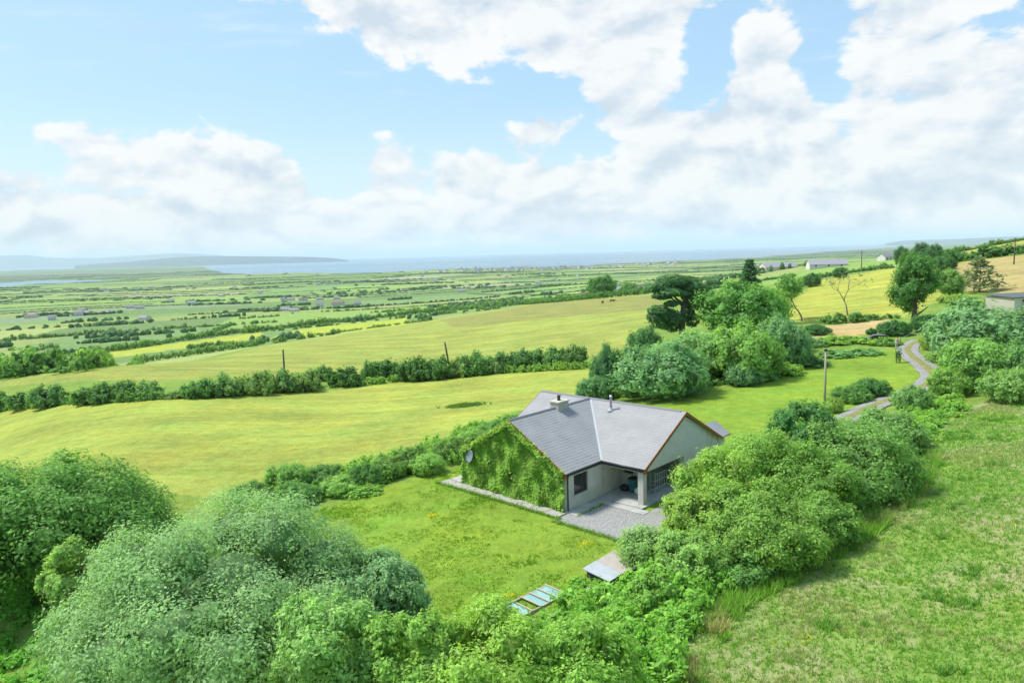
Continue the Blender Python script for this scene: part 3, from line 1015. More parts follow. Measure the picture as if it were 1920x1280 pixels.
MIDT = [
    # name, label, u, vtop, dist, half width px, colour, library, height factor
    ('sallow_bush', 'big round grey-green bush right behind the roof of the bungalow', 1235, 642, 86, 92, (.115, .20, .085), 'M'),
    ('sallow_bush', 'pale green bush rising behind the big round bush', 1300, 622, 95, 75, (.15, .235, .085), 'M'),
    ('sallow_bush', 'light topped bush in the middle of the clump behind the house', 1385, 606, 92, 76, (.15, .24, .06), 'M'),
    ('sallow_bush', 'grey-green bush at the right end of the clump behind the house', 1468, 594, 98, 48, (.12, .205, .09), 'M'),
    ('sallow_bush', 'dark narrow bush at the left end of the clump behind the house', 1140, 645, 92, 34, (.075, .15, .06), 'M'),
    ('sallow_bush', 'low grey-green bush at the left foot of the clump', 1112, 706, 87, 34, (.10, .185, .075), 'M'),
    ('sallow_bush', 'small low bush at the lawn edge under the clump', 1395, 678, 88, 34, (.115, .195, .09), 'M'),
    ('sallow_bush', 'small dark bush between the clump and the second hay field', 1208, 612, 110, 34, (.085, .165, .06), 'M'),
    ('ash_tree', 'tall green broadleaf tree standing behind the clump of bushes', 1385, 528, 112, 78, (.095, .19, .045), 'T'),
    ('ash_tree', 'pale green tree top behind the tall broadleaf tree', 1432, 538, 122, 44, (.16, .25, .055), 'T'),
    ('sallow_bush', 'dark bush at the left foot of the tall drive tree', 1678, 600, 121, 28, (.05, .12, .035), 'M'),
    ('sallow_bush', 'dark ivy bush at the right foot of the tall drive tree', 1742, 588, 122, 32, (.055, .125, .04), 'M'),
    ('willow_bush', 'big grey-green willow at the right edge beyond the drive', 1862, 566, 88, 112, (.12, .20, .09), 'M'),
    ('sallow_bush', 'fresh green bush in front of the big right edge willow', 1838, 636, 74, 68, (.14, .235, .06), 'M'),
    ('sallow_bush', 'green bush at the right edge above the meadow', 1912, 640, 72, 50, (.11, .195, .06), 'M'),
    ('sallow_bush', 'light green bush at the right edge bordering the meadow', 1895, 690, 66, 50, (.15, .235, .07), 'M'),
    ('sallow_bush', 'yellow-green bush beside the drive near the entrance', 1745, 622, 104, 20, (.21, .25, .05), 'M'),
    ('sallow_bush', 'mid green bush on the right of the drive bend', 1780, 690, 72, 36, (.15, .235, .055), 'M'),
    ('sallow_bush', 'round bush where the drive disappears', 1712, 722, 66, 34, (.13, .215, .07), 'M'),
    ('hazel_bush', 'dark rounded shrub on the lawn beside the drive', 1632, 708, 76, 34, (.075, .16, .045), 'M'),
    ('hazel_bush', 'dark shrub left of the drive below the rounded shrub', 1595, 722, 74, 34, (.10, .185, .05), 'M'),
    ('hazel_bush', 'small yellowish shrub at the pole foot', 1560, 744, 70, 20, (.19, .26, .06), 'M'),
    ('small_tree', 'pale small tree left of the spreading conifer', 1782, 505, 160, 26, (.12, .20, .055), 'T'),
    ('ash_tree', 'tree top poking above the skyline left of centre cluster', 1690, 462, 300, 14, (.07, .13, .06), 'T'),
    ('ash_tree', 'taller tree top in the skyline cluster', 1727, 455, 290, 17, (.07, .13, .06), 'T'),
    ('ash_tree', 'rightmost tree of the skyline cluster', 1752, 458, 270, 14, (.06, .13, .05), 'T'),
    ('sallow_bush', 'dark bush at the top of the yellow slope under the cluster', 1768, 478, 240, 22, (.06, .13, .04), 'M'),
    ('hazel_bush', 'dark shrub beside the tan field', 1533, 620, 128, 24, (.06, .13, .045), 'M'),
    ('hazel_bush', 'small dark shrub right of the tan field', 1634, 614, 124, 10, (.06, .13, .04), 'M'),
    ('sallow_bush', 'bushy tree in the hedge by the grey farm roofs', 1575, 501, 300, 14, (.06, .13, .045), 'M'),
    ('sallow_bush', 'dark bush between grey roofs and yellow slope', 1522, 512, 260, 16, (.065, .13, .045), 'M'),
    ('ash_tree', 'leafy tree beside the far white farm buildings', 1128, 517, 520, 26, (.07, .15, .04), 'M'),
    ('ash_tree', 'second leafy tree right of the far white farm buildings', 1182, 529, 500, 18, (.10, .18, .05), 'M'),
]
for i, (n_, lab, u, vt, dist, hwp, colr, lb) in enumerate(MIDT):
    x, y, z, h = spot(u, vt, dist, vt + hwp * .6)
    Rr = hwp / F * dist
    L_, S_ = (MIDM, STEMM) if lb == 'M' else (TREEM, TRUNKM)
    plant(n_, lab, 'tree' if 'tree' in n_ else 'bush', x, y, z, L_[i % len(L_)], S_[i % 3], colr, Rr * 1.08, max(h, Rr * .8) * 1.02 / (1.0 if lb == 'M' else 2.2), rz=i * 1.3)

ORD = ['', 'first', 'second', 'third', 'fourth', 'fifth', 'sixth', 'seventh', 'eighth', 'ninth', 'tenth', 'eleventh', 'twelfth', 'thirteenth', 'fourteenth', 'fifteenth', 'sixteenth', 'seventeenth', 'eighteenth', 'nineteenth', 'twentieth',
       'twenty-first', 'twenty-second', 'twenty-third', 'twenty-fourth', 'twenty-fifth', 'twenty-sixth', 'twenty-seventh', 'twenty-eighth', 'twenty-ninth', 'thirtieth']


def shrub_row(items, name, label, group, colors, lib_m, seed):
    """items (u, vbase, vtop, half width px) standing on the ground where vbase shows"""
    rg = np.random.default_rng(seed)
    for i, (u, vb, vt, hwp) in enumerate(sorted(items)):
        x, y = G(u, vb)
        z = hz(x, y)
        dist = y
        Rr = hwp / F * dist
        y2 = y + Rr * .7; x2 = x * y2 / y
        z2 = hz(x2, y2)
        h = max(topz(vt, u, x2, y2) - z2, .5)
        c = np.array(colors[int(rg.integers(len(colors)))]) * rg.uniform(.85, 1.15)
        plant(name, label % ORD[i + 1], 'shrub', x2, y2, z2, lib_m[int(rg.integers(len(lib_m)))], STEMM[i % 3], tuple(c), Rr * 1.1, h * 1.02, rz=float(rg.uniform(0, 6)), group=group)


# the hedgerow between the two hay fields
shrub_row([(5, 770, 736, 26), (55, 766, 730, 34), (95, 764, 720, 34), (160, 760, 724, 22), (195, 757, 716, 36), (238, 752, 712, 26), (280, 748, 712, 26), (330, 748, 732, 22),
           (375, 748, 710, 30), (420, 746, 700, 34), (480, 742, 696, 36), (530, 738, 692, 32), (572, 736, 693, 30), (606, 715, 684, 20), (645, 727, 688, 32), (692, 712, 676, 14), (726, 708, 672, 28),
           (780, 716, 668, 32), (822, 713, 668, 30), (862, 708, 666, 26), (893, 705, 660, 32), (935, 700, 658, 28), (972, 696, 655, 28), (1010, 690, 652, 28), (1045, 688, 648, 26), (1078, 686, 645, 22)],
          'hedge_shrub', '%s shrub from the left in the hedgerow between the two hay fields', 'shrubs of the hedgerow between the hay fields',
          [(.085, .155, .05), (.11, .18, .06), (.075, .145, .04), (.13, .19, .06)], HEDM, 31)
# bank of brambles between lawn and hay field
shrub_row([(470, 948, 905, 40), (545, 928, 868, 46), (610, 915, 872, 40), (560, 950, 905, 42), (640, 930, 892, 40), (690, 915, 868, 36), (730, 900, 850, 36), (770, 886, 838, 36), (800, 892, 850, 34), (845, 868, 822, 34), (885, 850, 806, 34), (925, 830, 790, 32), (965, 800, 776, 26)],
          'bramble_bush', '%s bramble bush from the left along the bank beside the lawn', 'brambles on the bank between lawn and hay field',
          [(.085, .165, .045), (.13, .215, .055), (.15, .235, .06), (.105, .19, .055)], MIDM, 32)
# mounds behind the far lawn
shrub_row([(1520, 652, 632, 30), (1560, 648, 628, 32), (1600, 645, 628, 34), (1640, 648, 630, 30), (1668, 650, 633, 22), (1570, 672, 655, 34), (1620, 668, 652, 32), (1520, 690, 668, 34), (1470, 706, 680, 36), (1425, 716, 690, 32)],
          'fern_mound', '%s leafy mound from the left along the far edge of the lawn', 'leafy mounds along the far lawn edge',
          [(.17, .26, .05), (.13, .22, .055), (.115, .20, .07)], HEDM, 33)


def hedge(name, label, pts, h, w, color, step=2.2, libd=None, seed=1, gap=0.0, hv=.35, kind=None, cat='hedge', world=False):
    """one continuous hedge along a line of picture points on the ground"""
    libd = libd or SCRC
    rg = np.random.default_rng(seed)
    P = np.array(pts if world else [G(u, v) for u, v in pts])
    seg = np.linalg.norm(np.diff(P, axis=0), axis=1)
    s = np.concatenate([[0], np.cumsum(seg)])
    n = max(2, int(s[-1] / step))
    t = np.linspace(0, s[-1], n)
    X = np.interp(t, s, P[:, 0]) + rg.normal(0, w * .12, n)
    Y = np.interp(t, s, P[:, 1]) + rg.normal(0, w * .12, n)
    Z = H(X, Y)
    ph = rg.uniform(0, 6)
    hh = h * (1 + hv * np.sin(t / (h * 2.7) + ph) * .5 + rg.uniform(-hv, hv, n))
    items = [(libd[int(rg.integers(len(libd)))], (X[i], Y[i], Z[i] - .1, max(w, step) * .62 * rg.uniform(.85, 1.3), hh[i], rg.uniform(0, 6.28))) for i in range(n) if rg.uniform() > gap]
    base = np.array([X[0], Y[0], Z[0]])
    items = [(d, (a - base[0], b - base[1], c - base[2], e, f_, r)) for d, (a, b, c, e, f_, r) in items]
    o = link(name, merge_crowns(name, items), loc=tuple(base))
    o.color = (*color, 1)
    tag(o, label, cat if not kind else None, kind=kind)
    return o


hedge('trimmed_hedge', 'low trimmed hedge at the hay field edge below the row of dark shrubs', [(680, 722), (760, 714), (930, 700), (1110, 690)], 1.4, 1.5, (.15, .235, .05), 1.0, HEDC, 41, hv=.12)
hedge('trimmed_hedge', 'low trimmed hedge at the left end of the nearest hay field', [(-60, 772), (60, 764), (250, 753), (450, 741), (600, 730)], 1.3, 1.6, (.11, .19, .05), 1.2, HEDC, 42, hv=.25)
hedge('hedgerow', 'dense hedgerow at the left end of the second hay field', [(172, 690), (260, 680), (350, 668), (430, 656), (490, 646)], 4.2, 4, (.125, .20, .05), 2.8, HEDC, 43, hv=.25)
hedge('hedgerow', 'sparse low hedgerow along the top of the second hay field', [(505, 640), (600, 628), (700, 615), (800, 602)], 2.0, 3, (.13, .195, .065), 2.6, SCRC, 44, gap=.2)
hedge('hedgerow', 'dark hedgerow along the far edge of the second hay field', [(965, 571), (1050, 566), (1130, 559), (1225, 550)], 4.6, 4.5, (.085, .16, .04), 3.2, HEDC, 45, hv=.2)
hedge('hedgerow', 'bushy hedgerow behind the lime green strip', [(140, 668), (240, 655), (330, 640), (420, 628), (480, 618)], 5.0, 5.5, (.115, .19, .05), 3.6, HEDC, 46, hv=.3)
hedge('hedgerow', 'long thick hedgerow climbing right behind the lime strip', [(470, 624), (560, 612), (700, 598), (830, 584), (960, 572)], 6.0, 6.5, (.12, .195, .05), 3.8, HEDC, 47, hv=.3)
hedge('hedgerow', 'clump of hedge bushes at the left edge below the lowland', [(-80, 716), (0, 708), (50, 704), (95, 696)], 5.0, 6, (.11, .19, .055), 2.6, HEDC, 48, hv=.35)
hedge('hedgerow', 'short round hedge bush row beside the left edge clump', [(112, 700), (150, 696)], 3.2, 4, (.10, .18, .05), 2.2, HEDC, 49)
hedge('hedgerow', 'uneven hedge behind the left edge clump', [(-40, 690), (40, 680), (110, 676), (135, 676)], 4.0, 5, (.13, .20, .055), 2.6, HEDC, 50, hv=.45)
hedge('hedgerow', 'dark hedge lying below the bare tree on the yellow slope', [(1548, 607), (1600, 604), (1662, 597)], 1.7, 3, (.09, .165, .045), 1.5, HEDC, 51, hv=.3)
hedge('hedgerow', 'long dark hedge climbing to the right edge under the skyline', [(1770, 494), (1830, 487), (1930, 474), (2020, 464)], 4.6, 5.5, (.06, .13, .035), 2.6, HEDC, 52, hv=.3)
hedge('hedgerow', 'hedge along the upper edge of the yellow slope', [(1440, 580), (1475, 550), (1535, 522), (1600, 511), (1670, 503)], 2.0, 3.0, (.085, .155, .045), 2.2, HEDC, 53, hv=.45)
hedge('hedgerow', 'dark hedge below the grey farm roofs', [(1330, 543), (1380, 534), (1440, 525), (1490, 519)], 2.2, 3.5, (.06, .13, .04), 2.6, HEDC, 54, hv=.25)
hedge('hedgerow', 'scrubby hedge at the top right corner of the view', [at(1745, 470), at(1820, 500), at(1930, 540), at(2000, 560)], 3.0, 5, (.10, .16, .05), 3.0, SCRC, 56, hv=.5, world=True)
hedge('hedgerow', 'row of bushes in front of the long cream shed', [(1768, 566), (1800, 572), (1850, 572), (1900, 570)], 1.6, 3, (.15, .215, .05), 1.6, HEDC, 57, hv=.4)

# ------------------------------------------------------------------ special trees
def pine_tree():
    x, y, z, h = spot(1278, 516, 116, 560)
    e = empty('pine_tree', (x, y, z - .1))
    k = 116 / F
    def L(u, v, dy=0.0):
        return Vector(((u - 1278) * k, dy, topz(v, u, x, y) - z))
    mb = MB()
    mb.tube([(0.1, 0, -.3), L(1279, 612), L(1281, 590), L(1281, 569)], [.62, .5, .44, .4], 8)
    tips = []
    for pts, r in [([(1281, 569, 0), (1268, 558, .5), (1262, 545, .8), (1262, 530, .5)], .26), ([(1281, 572, 0), (1265, 563, -.8), (1253, 555, -1.2), (1240, 545, -1)], .22),
                   ([(1281, 569, 0), (1290, 556, .3), (1296, 545, .2), (1300, 535, 0)], .24), ([(1281, 575, 0), (1300, 565, .8), (1318, 556, 1.2)], .2),
                   ([(1280, 590, 0), (1262, 586, -1.0), (1240, 580, -1.5), (1225, 578, -1.2)], .2), ([(1280, 600, 0), (1255, 600, .8), (1238, 606, 1)], .16),
                   ([(1267, 556, .5), (1280, 540, 1.5), (1285, 528, 1.8)], .15), ([(1281, 585, 0), (1292, 582, 1.2)], .1)]:
        p = [L(*q) for q in pts]
        mb.tube(p, [r * (1 - .75 * i / (len(p) - 1)) for i in range(len(p))], 6)
    mb.build('trunk', BARK, e, True)
    rg = np.random.default_rng(61)
    pads = [(1262, 524, .4, 34, 8), (1285, 527, 1.2, 30, 8), (1240, 534, -.8, 20, 7), (1300, 536, .2, 20, 7), (1270, 536, 1.8, 26, 7), (1253, 545, -1.5, 22, 6), (1240, 552, -1.1, 20, 5),
            (1310, 553, 1.0, 26, 7), (1322, 560, 1.2, 16, 6), (1296, 560, .9, 18, 7), (1232, 578, -1.3, 22, 7), (1250, 586, -1, 22, 8), (1225, 590, -1.2, 16, 8), (1245, 602, .9, 24, 10), (1262, 608, .4, 18, 10), (1292, 585, 1.1, 14, 10), (1300, 600, .8, 14, 10), (1310, 540, .6, 22, 6), (1275, 548, -.6, 18, 4), (1286, 545, 1.5, 18, 5), (1228, 540, -.4, 16, 4), (1256, 566, -1.3, 14, 4), (1266, 594, -1.4, 18, 7), (1308, 572, 1.3, 18, 7), (1322, 548, .3, 18, 5)]
    P, N, LV = [], [], []
    for (u, v, dy, rw, rh) in pads:
        c = np.array(L(u, v, dy))
        n = int(26 * rw)
        d = unit(rg.normal(size=(n, 3)))
        q = c + d * np.array([rw * k * 1.05, rw * k * .8, rh * k * 1.4]) * (rg.uniform(.3, 1, (n, 1)) ** .4)
        P.append(q); N.append(unit(d + np.array([0, 0, .8]) + rg.normal(size=(n, 3)) * .5)); LV.append(np.full(n, rg.uniform(0, .5)) + rg.uniform(0, .4, n))
    V, Fq, lv = leaves(np.vstack(P), np.vstack(N), .30, rg, 2.0, np.concatenate(LV))
    me = np_mesh('crown', V, Fq, {'lv': lv}); me.materials.append(LEAF)
    c = link('crown', me, e); c.color = (.06, .12, .048, 1)
    tag(e, 'tall dark pine with forked bare trunk and flat layered crown', 'tree')


pine_tree()


def conifer(name, label, u, vb, vt, hwp, color, seed, dense=1.0, dist=None, droop=.25, layers=16):
    rg = np.random.default_rng(seed)
    if dist: x, y, z, h = spot(u, vt, dist, (vb + vt) / 2)
    else:
        x, y = G(u, vb); z = hz(x, y); h = topz(vt, u, x, y) - z
    Rr = hwp / F * y
    e = empty(name, (x, y, z - .1))
    mb = MB()
    mb.tube([(0, 0, -.2), (.05 * h * .2, 0, h * .5), (0, 0, h * .98)], [.035 * h, .02 * h, .005 * h], 7)
    P, N, LV = [], [], []
    for i in range(layers):
        t = .1 + .88 * i / (layers - 1)
        L = Rr * (1.05 - t) ** .75 * 1.05
        for j in range(6):
            a = j * 1.05 + i * .7 + rg.uniform(-.3, .3)
            ll = L * rg.uniform(.65, 1.15)
            p0 = Vector((0, 0, h * t))
            p1 = p0 + Vector((math.cos(a) * ll * .6, math.sin(a) * ll * .6, ll * .16))
            p2 = p0 + Vector((math.cos(a) * ll, math.sin(a) * ll, ll * (.16 - droop)))
            mb.tube([p0, p1, p2], [.008 * h, .005 * h, .002 * h], 4)
            n = int(16 * dense * (.4 + ll / Rr))
            s = rg.uniform(.3, 1.05, (n, 1))
            q = np.where(s < .6, np.array(p0) + (np.array(p1) - np.array(p0)) * s / .6, np.array(p1) + (np.array(p2) - np.array(p1)) * (s - .6) / .4)
            P.append(q + rg.normal(size=(n, 3)) * Rr * np.array([.07, .07, .035])); N.append(unit(rg.normal(size=(n, 3)) * .5 + np.array([0, 0, 1]))); LV.append(rg.uniform(0, 1, n))
    V, Fq, lv = leaves(np.vstack(P), np.vstack(N), Rr * .11, rg, 2.2, np.concatenate(LV))
    me = np_mesh('crown', V, Fq, {'lv': lv}); me.materials.append(LEAF)
    c = link('crown', me, e); c.color = (*color, 1)
    mb.build('trunk', GREYBARK, e, True)
    tag(e, label, 'tree')


conifer('conifer_tree', 'dark conifer rising above the clump left of the grey farm roof', 1405, 530, 486, 34, (.045, .095, .05), 62, 2.6, dist=170)
conifer('conifer_tree', 'half bare spreading conifer beside the brown field', 1836, 548, 484, 52, (.105, .13, .065), 63, .55, droop=.18, layers=10)


def twiggy_tree(name, label, u, vb, vt, lean, seed, leafcol=None, leafn=0, hwp=22):
    rg = np.random.default_rng(seed)
    x, y = G(u, vb); z = hz(x, y); h = topz(vt, u, x, y) - z
    Rr = hwp / F * y
    e = empty(name, (x, y, z - .1))
    mb = MB(); tips = []
    def grow(p, d, L, r, lev):
        pts = [p]
        q = p
        for i in range(3):
            d = (d + Vector(rg.normal(size=3)) * .22).normalized()
            q = q + d * L / 3
            pts.append(q)
        mb.tube(pts, [r, r * .85, r * .7, r * .55], 6 if lev < 2 else 4)
        if lev >= 4:
            tips.append(q); return
        for i in range(3 if lev else 2):
            dd = (d + Vector(rg.normal(size=3)) * (.55 if lev else .3) + Vector((0, 0, .25))).normalized()
            grow(q, dd, L * rg.uniform(.6, .8), r * .55, lev + 1)
    grow(Vector((0, 0, -.1)), Vector((lean, 0, 1)).normalized(), h * .36, h * .022, 0)
    mb.build('trunk', GREYBARK, e, True)
    if leafn:
        T = np.array([tuple(t) for t in tips])
        P = T[rg.integers(len(T), size=leafn)] + rg.normal(size=(leafn, 3)) * h * .05
        V, Fq, lv = leaves(P, unit(rg.normal(size=(leafn, 3)) + np.array([0, 0, .6])), h * .035, rg)
        me = np_mesh('crown', V, Fq, {'lv': lv}); me.materials.append(LEAF)
        c = link('crown', me, e); c.color = (*leafcol, 1)
    tag(e, label, 'tree')


twiggy_tree('bare_tree', 'bare twisted tree alone on the yellow slope', 1590, 592, 506, -.05, 64, (.12, .15, .06), 90)
twiggy_tree('small_tree', 'small leafy tree with a long bent trunk at the yellow slope edge', 1504, 602, 512, .05, 65, (.085, .16, .045), 2200, 26)
twiggy_tree('small_tree', 'slender pale leaved tree left of the bent trunk tree', 1474, 600, 520, .0, 66, (.14, .22, .06), 1600, 24)

# ------------------------------------------------------------------ bungalow
SLATE = mat('roof slate', (.30, .30, .308), .7, .12, .8, .12, 30.0, spec=.25, stain=((.30, .30, .29, 1), (.6, .6, .6), .52, .75, .35))
RIDGE = mat('ridge tile', (.20, .21, .235), .7, .15, 2.0)
RENDER = mat('dashed render', (.62, .60, .545), .9, .1, 1.2, .5, 60.0, stain=((.42, .42, .40, 1), (1.2, 1.2, .35), .48, .72, .6))
STAINED = mat('stained gable render', (.66, .64, .61), .9, .08, 1.2, .4, 60.0, stain=((.42, .30, .27, 1), (1.0, 1.0, .22), .52, .72, .5))
BROWN = mat('brown bargeboard', (.30, .115, .035), .6, .25, 3.0)
BLACKP = mat('black gutter plastic', (.035, .04, .045), .4, .1, 5.0, spec=.5)
CONC = mat('weathered concrete', (.40, .40, .385), .92, .2, 1.4, .5, 30.0, stain=((.22, .235, .20, 1), (1.1, 1.1, 1.1), .5, .72, .7))
PATHM = mat('pale path concrete', (.38, .365, .34), .92, .2, 1.4, .5, 30.0, stain=((.28, .29, .24, 1), (1.5, 1.5, 1.5), .5, .72, .6))
GLASSM = mat('window glass', (.02, .028, .032), .08, .1, 1.0, spec=.8)
FRAME = mat('window frame brown', (.13, .085, .06), .5, .15, 4.0)
SILL = mat('pale sill', (.6, .6, .58), .8, .1, 3.0)
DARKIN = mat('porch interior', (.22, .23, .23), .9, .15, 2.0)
STEEL = mat('flue steel', (.55, .57, .6), .35, .1, 4.0, metal=.8)
CHIM = mat('chimney render', (.40, .385, .33), .9, .2, 2.0, .4, 30.0, stain=((.25, .25, .22, 1), (2, 2, 1), .5, .7, .5))
TERRA = mat('chimney pot clay', (.07, .05, .045), .8, .2, 4.0)

WX0, WX1 = -9.6, 0.0          # the ivy wing in x
MY0, MY1 = 3.9, 14.3          # the main bar in y
MX1 = 3.4                     # right gable of the main bar
HE, HR = 2.6, 5.4
RX, RY = -4.8, 9.1
OV, OG = 0.14, 0.22


def clip_poly(poly, clip):
    """Sutherland-Hodgman, both 2D, clip counterclockwise"""
    out = poly
    for i in range(len(clip)):
        a, b = clip[i], clip[(i + 1) % len(clip)]
        inp, out = out, []
        if not inp: return []
        def side(p): return (b[0] - a[0]) * (p[1] - a[1]) - (b[1] - a[1]) * (p[0] - a[0])
        for j in range(len(inp)):
            p, q = inp[j], inp[(j + 1) % len(inp)]
            sp_, sq = side(p), side(q)
            if sp_ >= 0: out.append(p)
            if (sp_ >= 0) != (sq >= 0):
                t = sp_ / (sp_ - sq)
                out.append((p[0] + (q[0] - p[0]) * t, p[1] + (q[1] - p[1]) * t))
    return out


def ccw(p):
    a = sum(p[i][0] * p[(i + 1) % len(p)][1] - p[(i + 1) % len(p)][0] * p[i][1] for i in range(len(p)))
    return p if a > 0 else p[::-1]


def slope(house, roof, pts, eave_dir, seed):
    """one roof slope: pts in the slope's plane (3D, local), eave_dir unit vector along the eave"""
    rg = random.Random(seed)
    P = [Vector(p) for p in pts]
    ex = Vector(eave_dir).normalized()
    n = (P[1] - P[0]).cross(P[2] - P[0]).normalized()
    if n.z < 0: n = -n
    ey = n.cross(ex)
    if ey.z < 0: ey = -ey; ex = -ex
    o = P[0]
    Q = ccw([((p - o).dot(ex), (p - o).dot(ey)) for p in P])
    deck = MB()
    deck.slab([p - n * .14 for p in P] if (P[1] - P[0]).cross(P[2] - P[0]).z > 0 else [p - n * .14 for p in P][::-1], n * .125)
    deck.build('roof_deck', SLATE, roof)
    xs = [q[0] for q in Q]; ys = [q[1] for q in Q]
    g_, w_ = .24, .32
    mb = MB()
    row = 0
    y = min(ys)
    while y < max(ys):
        x = min(xs) - (w_ / 2 if row % 2 else 0)
        while x < max(xs):
            c = clip_poly([(x + .0015, y), (x + w_ - .0015, y), (x + w_ - .0015, y + g_ + .01), (x + .0015, y + g_ + .01)], Q)
            x += w_
            if len(c) < 3: continue
            lift = .012 + rg.uniform(-.002, .002)
            top = [o + ex * a + ey * b + n * (lift - (b - y) / g_ * .009) for a, b in c]
            mb.slab([t - n * .007 for t in top], n * .007)
        y += g_; row += 1
    s = mb.build('slates', SLATE, roof)
    tag(s, 'courses of grey roof slates', kind='stuff')


def bungalow():
    e = empty('bungalow', (HX, HY, 0), HROT)
    tag(e, 'single storey bungalow with grey slate cross gable roof and open carport', 'house')
    T = .3
    # walls: outlines with openings are put together from panels
    def wall(name, segs, m=RENDER, label=None):
        mb = MB()
        for s_ in segs: mb.box(*s_)
        o = mb.build(name, m, e)
        if label: o['label'] = label
        return o
    def gable(name, axis, pos, a0, a1, thick, m, peak_at, base=0.0, label=None):
        mb = MB()
        if axis == 'y':   # wall lies along x at y = pos
            mb.slab([(a0, pos, base), (a1, pos, base), (a1, pos, HE), (peak_at, pos, HR - .13), (a0, pos, HE)], (0, thick, 0))
        else:
            mb.slab([(pos, a0, base), (pos, a1, base), (pos, a1, HE), (pos, peak_at, HR - .13), (pos, a0, HE)], (thick, 0, 0))
        o = mb.build(name, m, e)
        if label: o['label'] = label
    gable('wall', 'y', 0.0, WX0, WX1, T, RENDER, RX)
    gable('wall', 'x', WX0, MY0 - 0.0, MY1, T, RENDER, RY)
    # right gable of the main bar, open below at the carport: solid above the beam and behind the bay
    mb = MB()
    mb.slab([(MX1, MY0, 2.3), (MX1, MY1, 2.3), (MX1, MY1, HE), (MX1, RY, HR - .13), (MX1, MY0, HE)], (-T, 0, 0))
    mb.box(MX1 - T, MX1, 9.2, MY1, 0, 2.3)
    o = mb.build('wall', STAINED, e); o['label'] = 'pale right gable wall with rusty run-off stains'
    wall('wall', [(WX0, WX0 + T, T, MY0, 0, HE)])
    # wing's right wall with the window opening
    wy0, wy1, wz0, wz1 = .85, 2.4, .85, 2.25
    wall('wall', [(-T, 0, T, wy0, 0, HE), (-T, 0, wy1, 6.4, 0, HE), (-T, 0, wy0, wy1, 0, wz0), (-T, 0, wy0, wy1, wz1, HE)])
    # recessed carport: back wall with a window, inner side wall
    bx0, bx1, bz0, bz1 = .15, .95, 1.15, 2.1
    wall('wall', [(0.002, bx0, 6.4, 6.4 + T, 0, 2.6), (bx1, 1.75, 6.4, 6.4 + T, 0, 2.6), (bx0, bx1, 6.4, 6.4 + T, 0, bz0), (bx0, bx1, 6.4, 6.4 + T, bz1, 2.6)])
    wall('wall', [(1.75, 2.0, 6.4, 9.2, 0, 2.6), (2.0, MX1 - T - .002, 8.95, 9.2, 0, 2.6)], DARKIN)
    wall('wall', [(WX0 + T, MX1, MY1 - T, MY1, 0, HE)])
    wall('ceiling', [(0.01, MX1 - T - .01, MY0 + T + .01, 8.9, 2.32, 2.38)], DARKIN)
    wall('beam', [(0.003, MX1 - .42, MY0, MY0 + T, 2.3, HE)])
    wall('column', [(MX1 - .42, MX1 - .001, MY0, MY0 + .42, 0.02, 2.599)], mat('column plaster', (.52, .50, .46), .9, .12, 1.5, .3, 40.0), 'square plastered column at the carport corner')
    wall('floor_slab', [(0.005, MX1 + .25, MY0 - .55, 8.9, 0.0, .13)], CONC)
    # roof
    roof = link('roof', None, e)
    zl = HE - .07
    def wing_r(x, y): return (x, y, HE + (HR - HE) * (-x) / -RX * 1.0 if False else HE + (HR - HE) * (0 - x) / (0 - RX))
    def zwr(x): return HE + (HR - HE) * (0 - x) / (0 - RX)
    def zwl(x): return HE + (HR - HE) * (x - WX0) / (RX - WX0)
    def zmf(y): return HE + (HR - HE) * (y - MY0) / (RY - MY0)
    def zmb(y): return HE + (HR - HE) * (MY1 - y) / (MY1 - RY)
    top = .12
    def up(p): return (p[0], p[1], p[2] + top)
    vy = MY0 - OV * (RY - MY0) / (0 - RX)
    slope(e, roof, [up(p) for p in [(OV, -OG, zwr(OV)), (OV, vy, zwr(OV)), (RX, RY, HR), (RX, -OG, HR)]], (0, 1, 0), 1)
    slope(e, roof, [up(p) for p in [(WX0 - OV, -OG, zwl(WX0 - OV)), (RX, -OG, HR), (RX, RY, HR), (WX0 - OV, vy, zwl(WX0 - OV))]], (0, 1, 0), 2)
    slope(e, roof, [up(p) for p in [(OV, vy, zmf(vy)), (MX1 + OG, vy, zmf(vy)), (MX1 + OG, RY, HR), (RX, RY, HR)]], (1, 0, 0), 3)
    slope(e, roof, [up(p) for p in [(WX0 - OV, vy, zmf(vy)), (RX, RY, HR), (WX0 - OG, RY, HR), (WX0 - OG, vy, zmf(vy))]], (1, 0, 0), 4)
    slope(e, roof, [up(p) for p in [(WX0 - OG, MY1 + OV, zmb(MY1 + OV)), (WX0 - OG, RY, HR), (MX1 + OG, RY, HR), (MX1 + OG, MY1 + OV, zmb(MY1 + OV))]], (1, 0, 0), 5)
    # ridge tiles, one by one
    def ridge_mesh(L):
        mb = MB()
        a, hgt = .14, .085
        mb.slab([(-a, 0, -.07), (a, 0, -.07), (a * .5, 0, .02), (0, 0, hgt * .5), (-a * .5, 0, .02)], (0, L, 0))
        return mb.mesh('ridge_tile', RIDGE)
    rm = ridge_mesh(.44)
    y = -OG
    while y < RY - .3:
        o = link('ridge_tile', rm, roof); o.location = (RX, y, HR + top + .02); y += .45
    x = WX0 - OG + .45
    while x < MX1 + OG:
        o = link('ridge_tile', rm, roof); o.location = (x, RY, HR + top + .021); o.rotation_euler = (0, 0, R(90)); x += .45
    # valley lining
    lead = mat('lead flashing', (.42, .45, .48), .5, .1, 3.0)
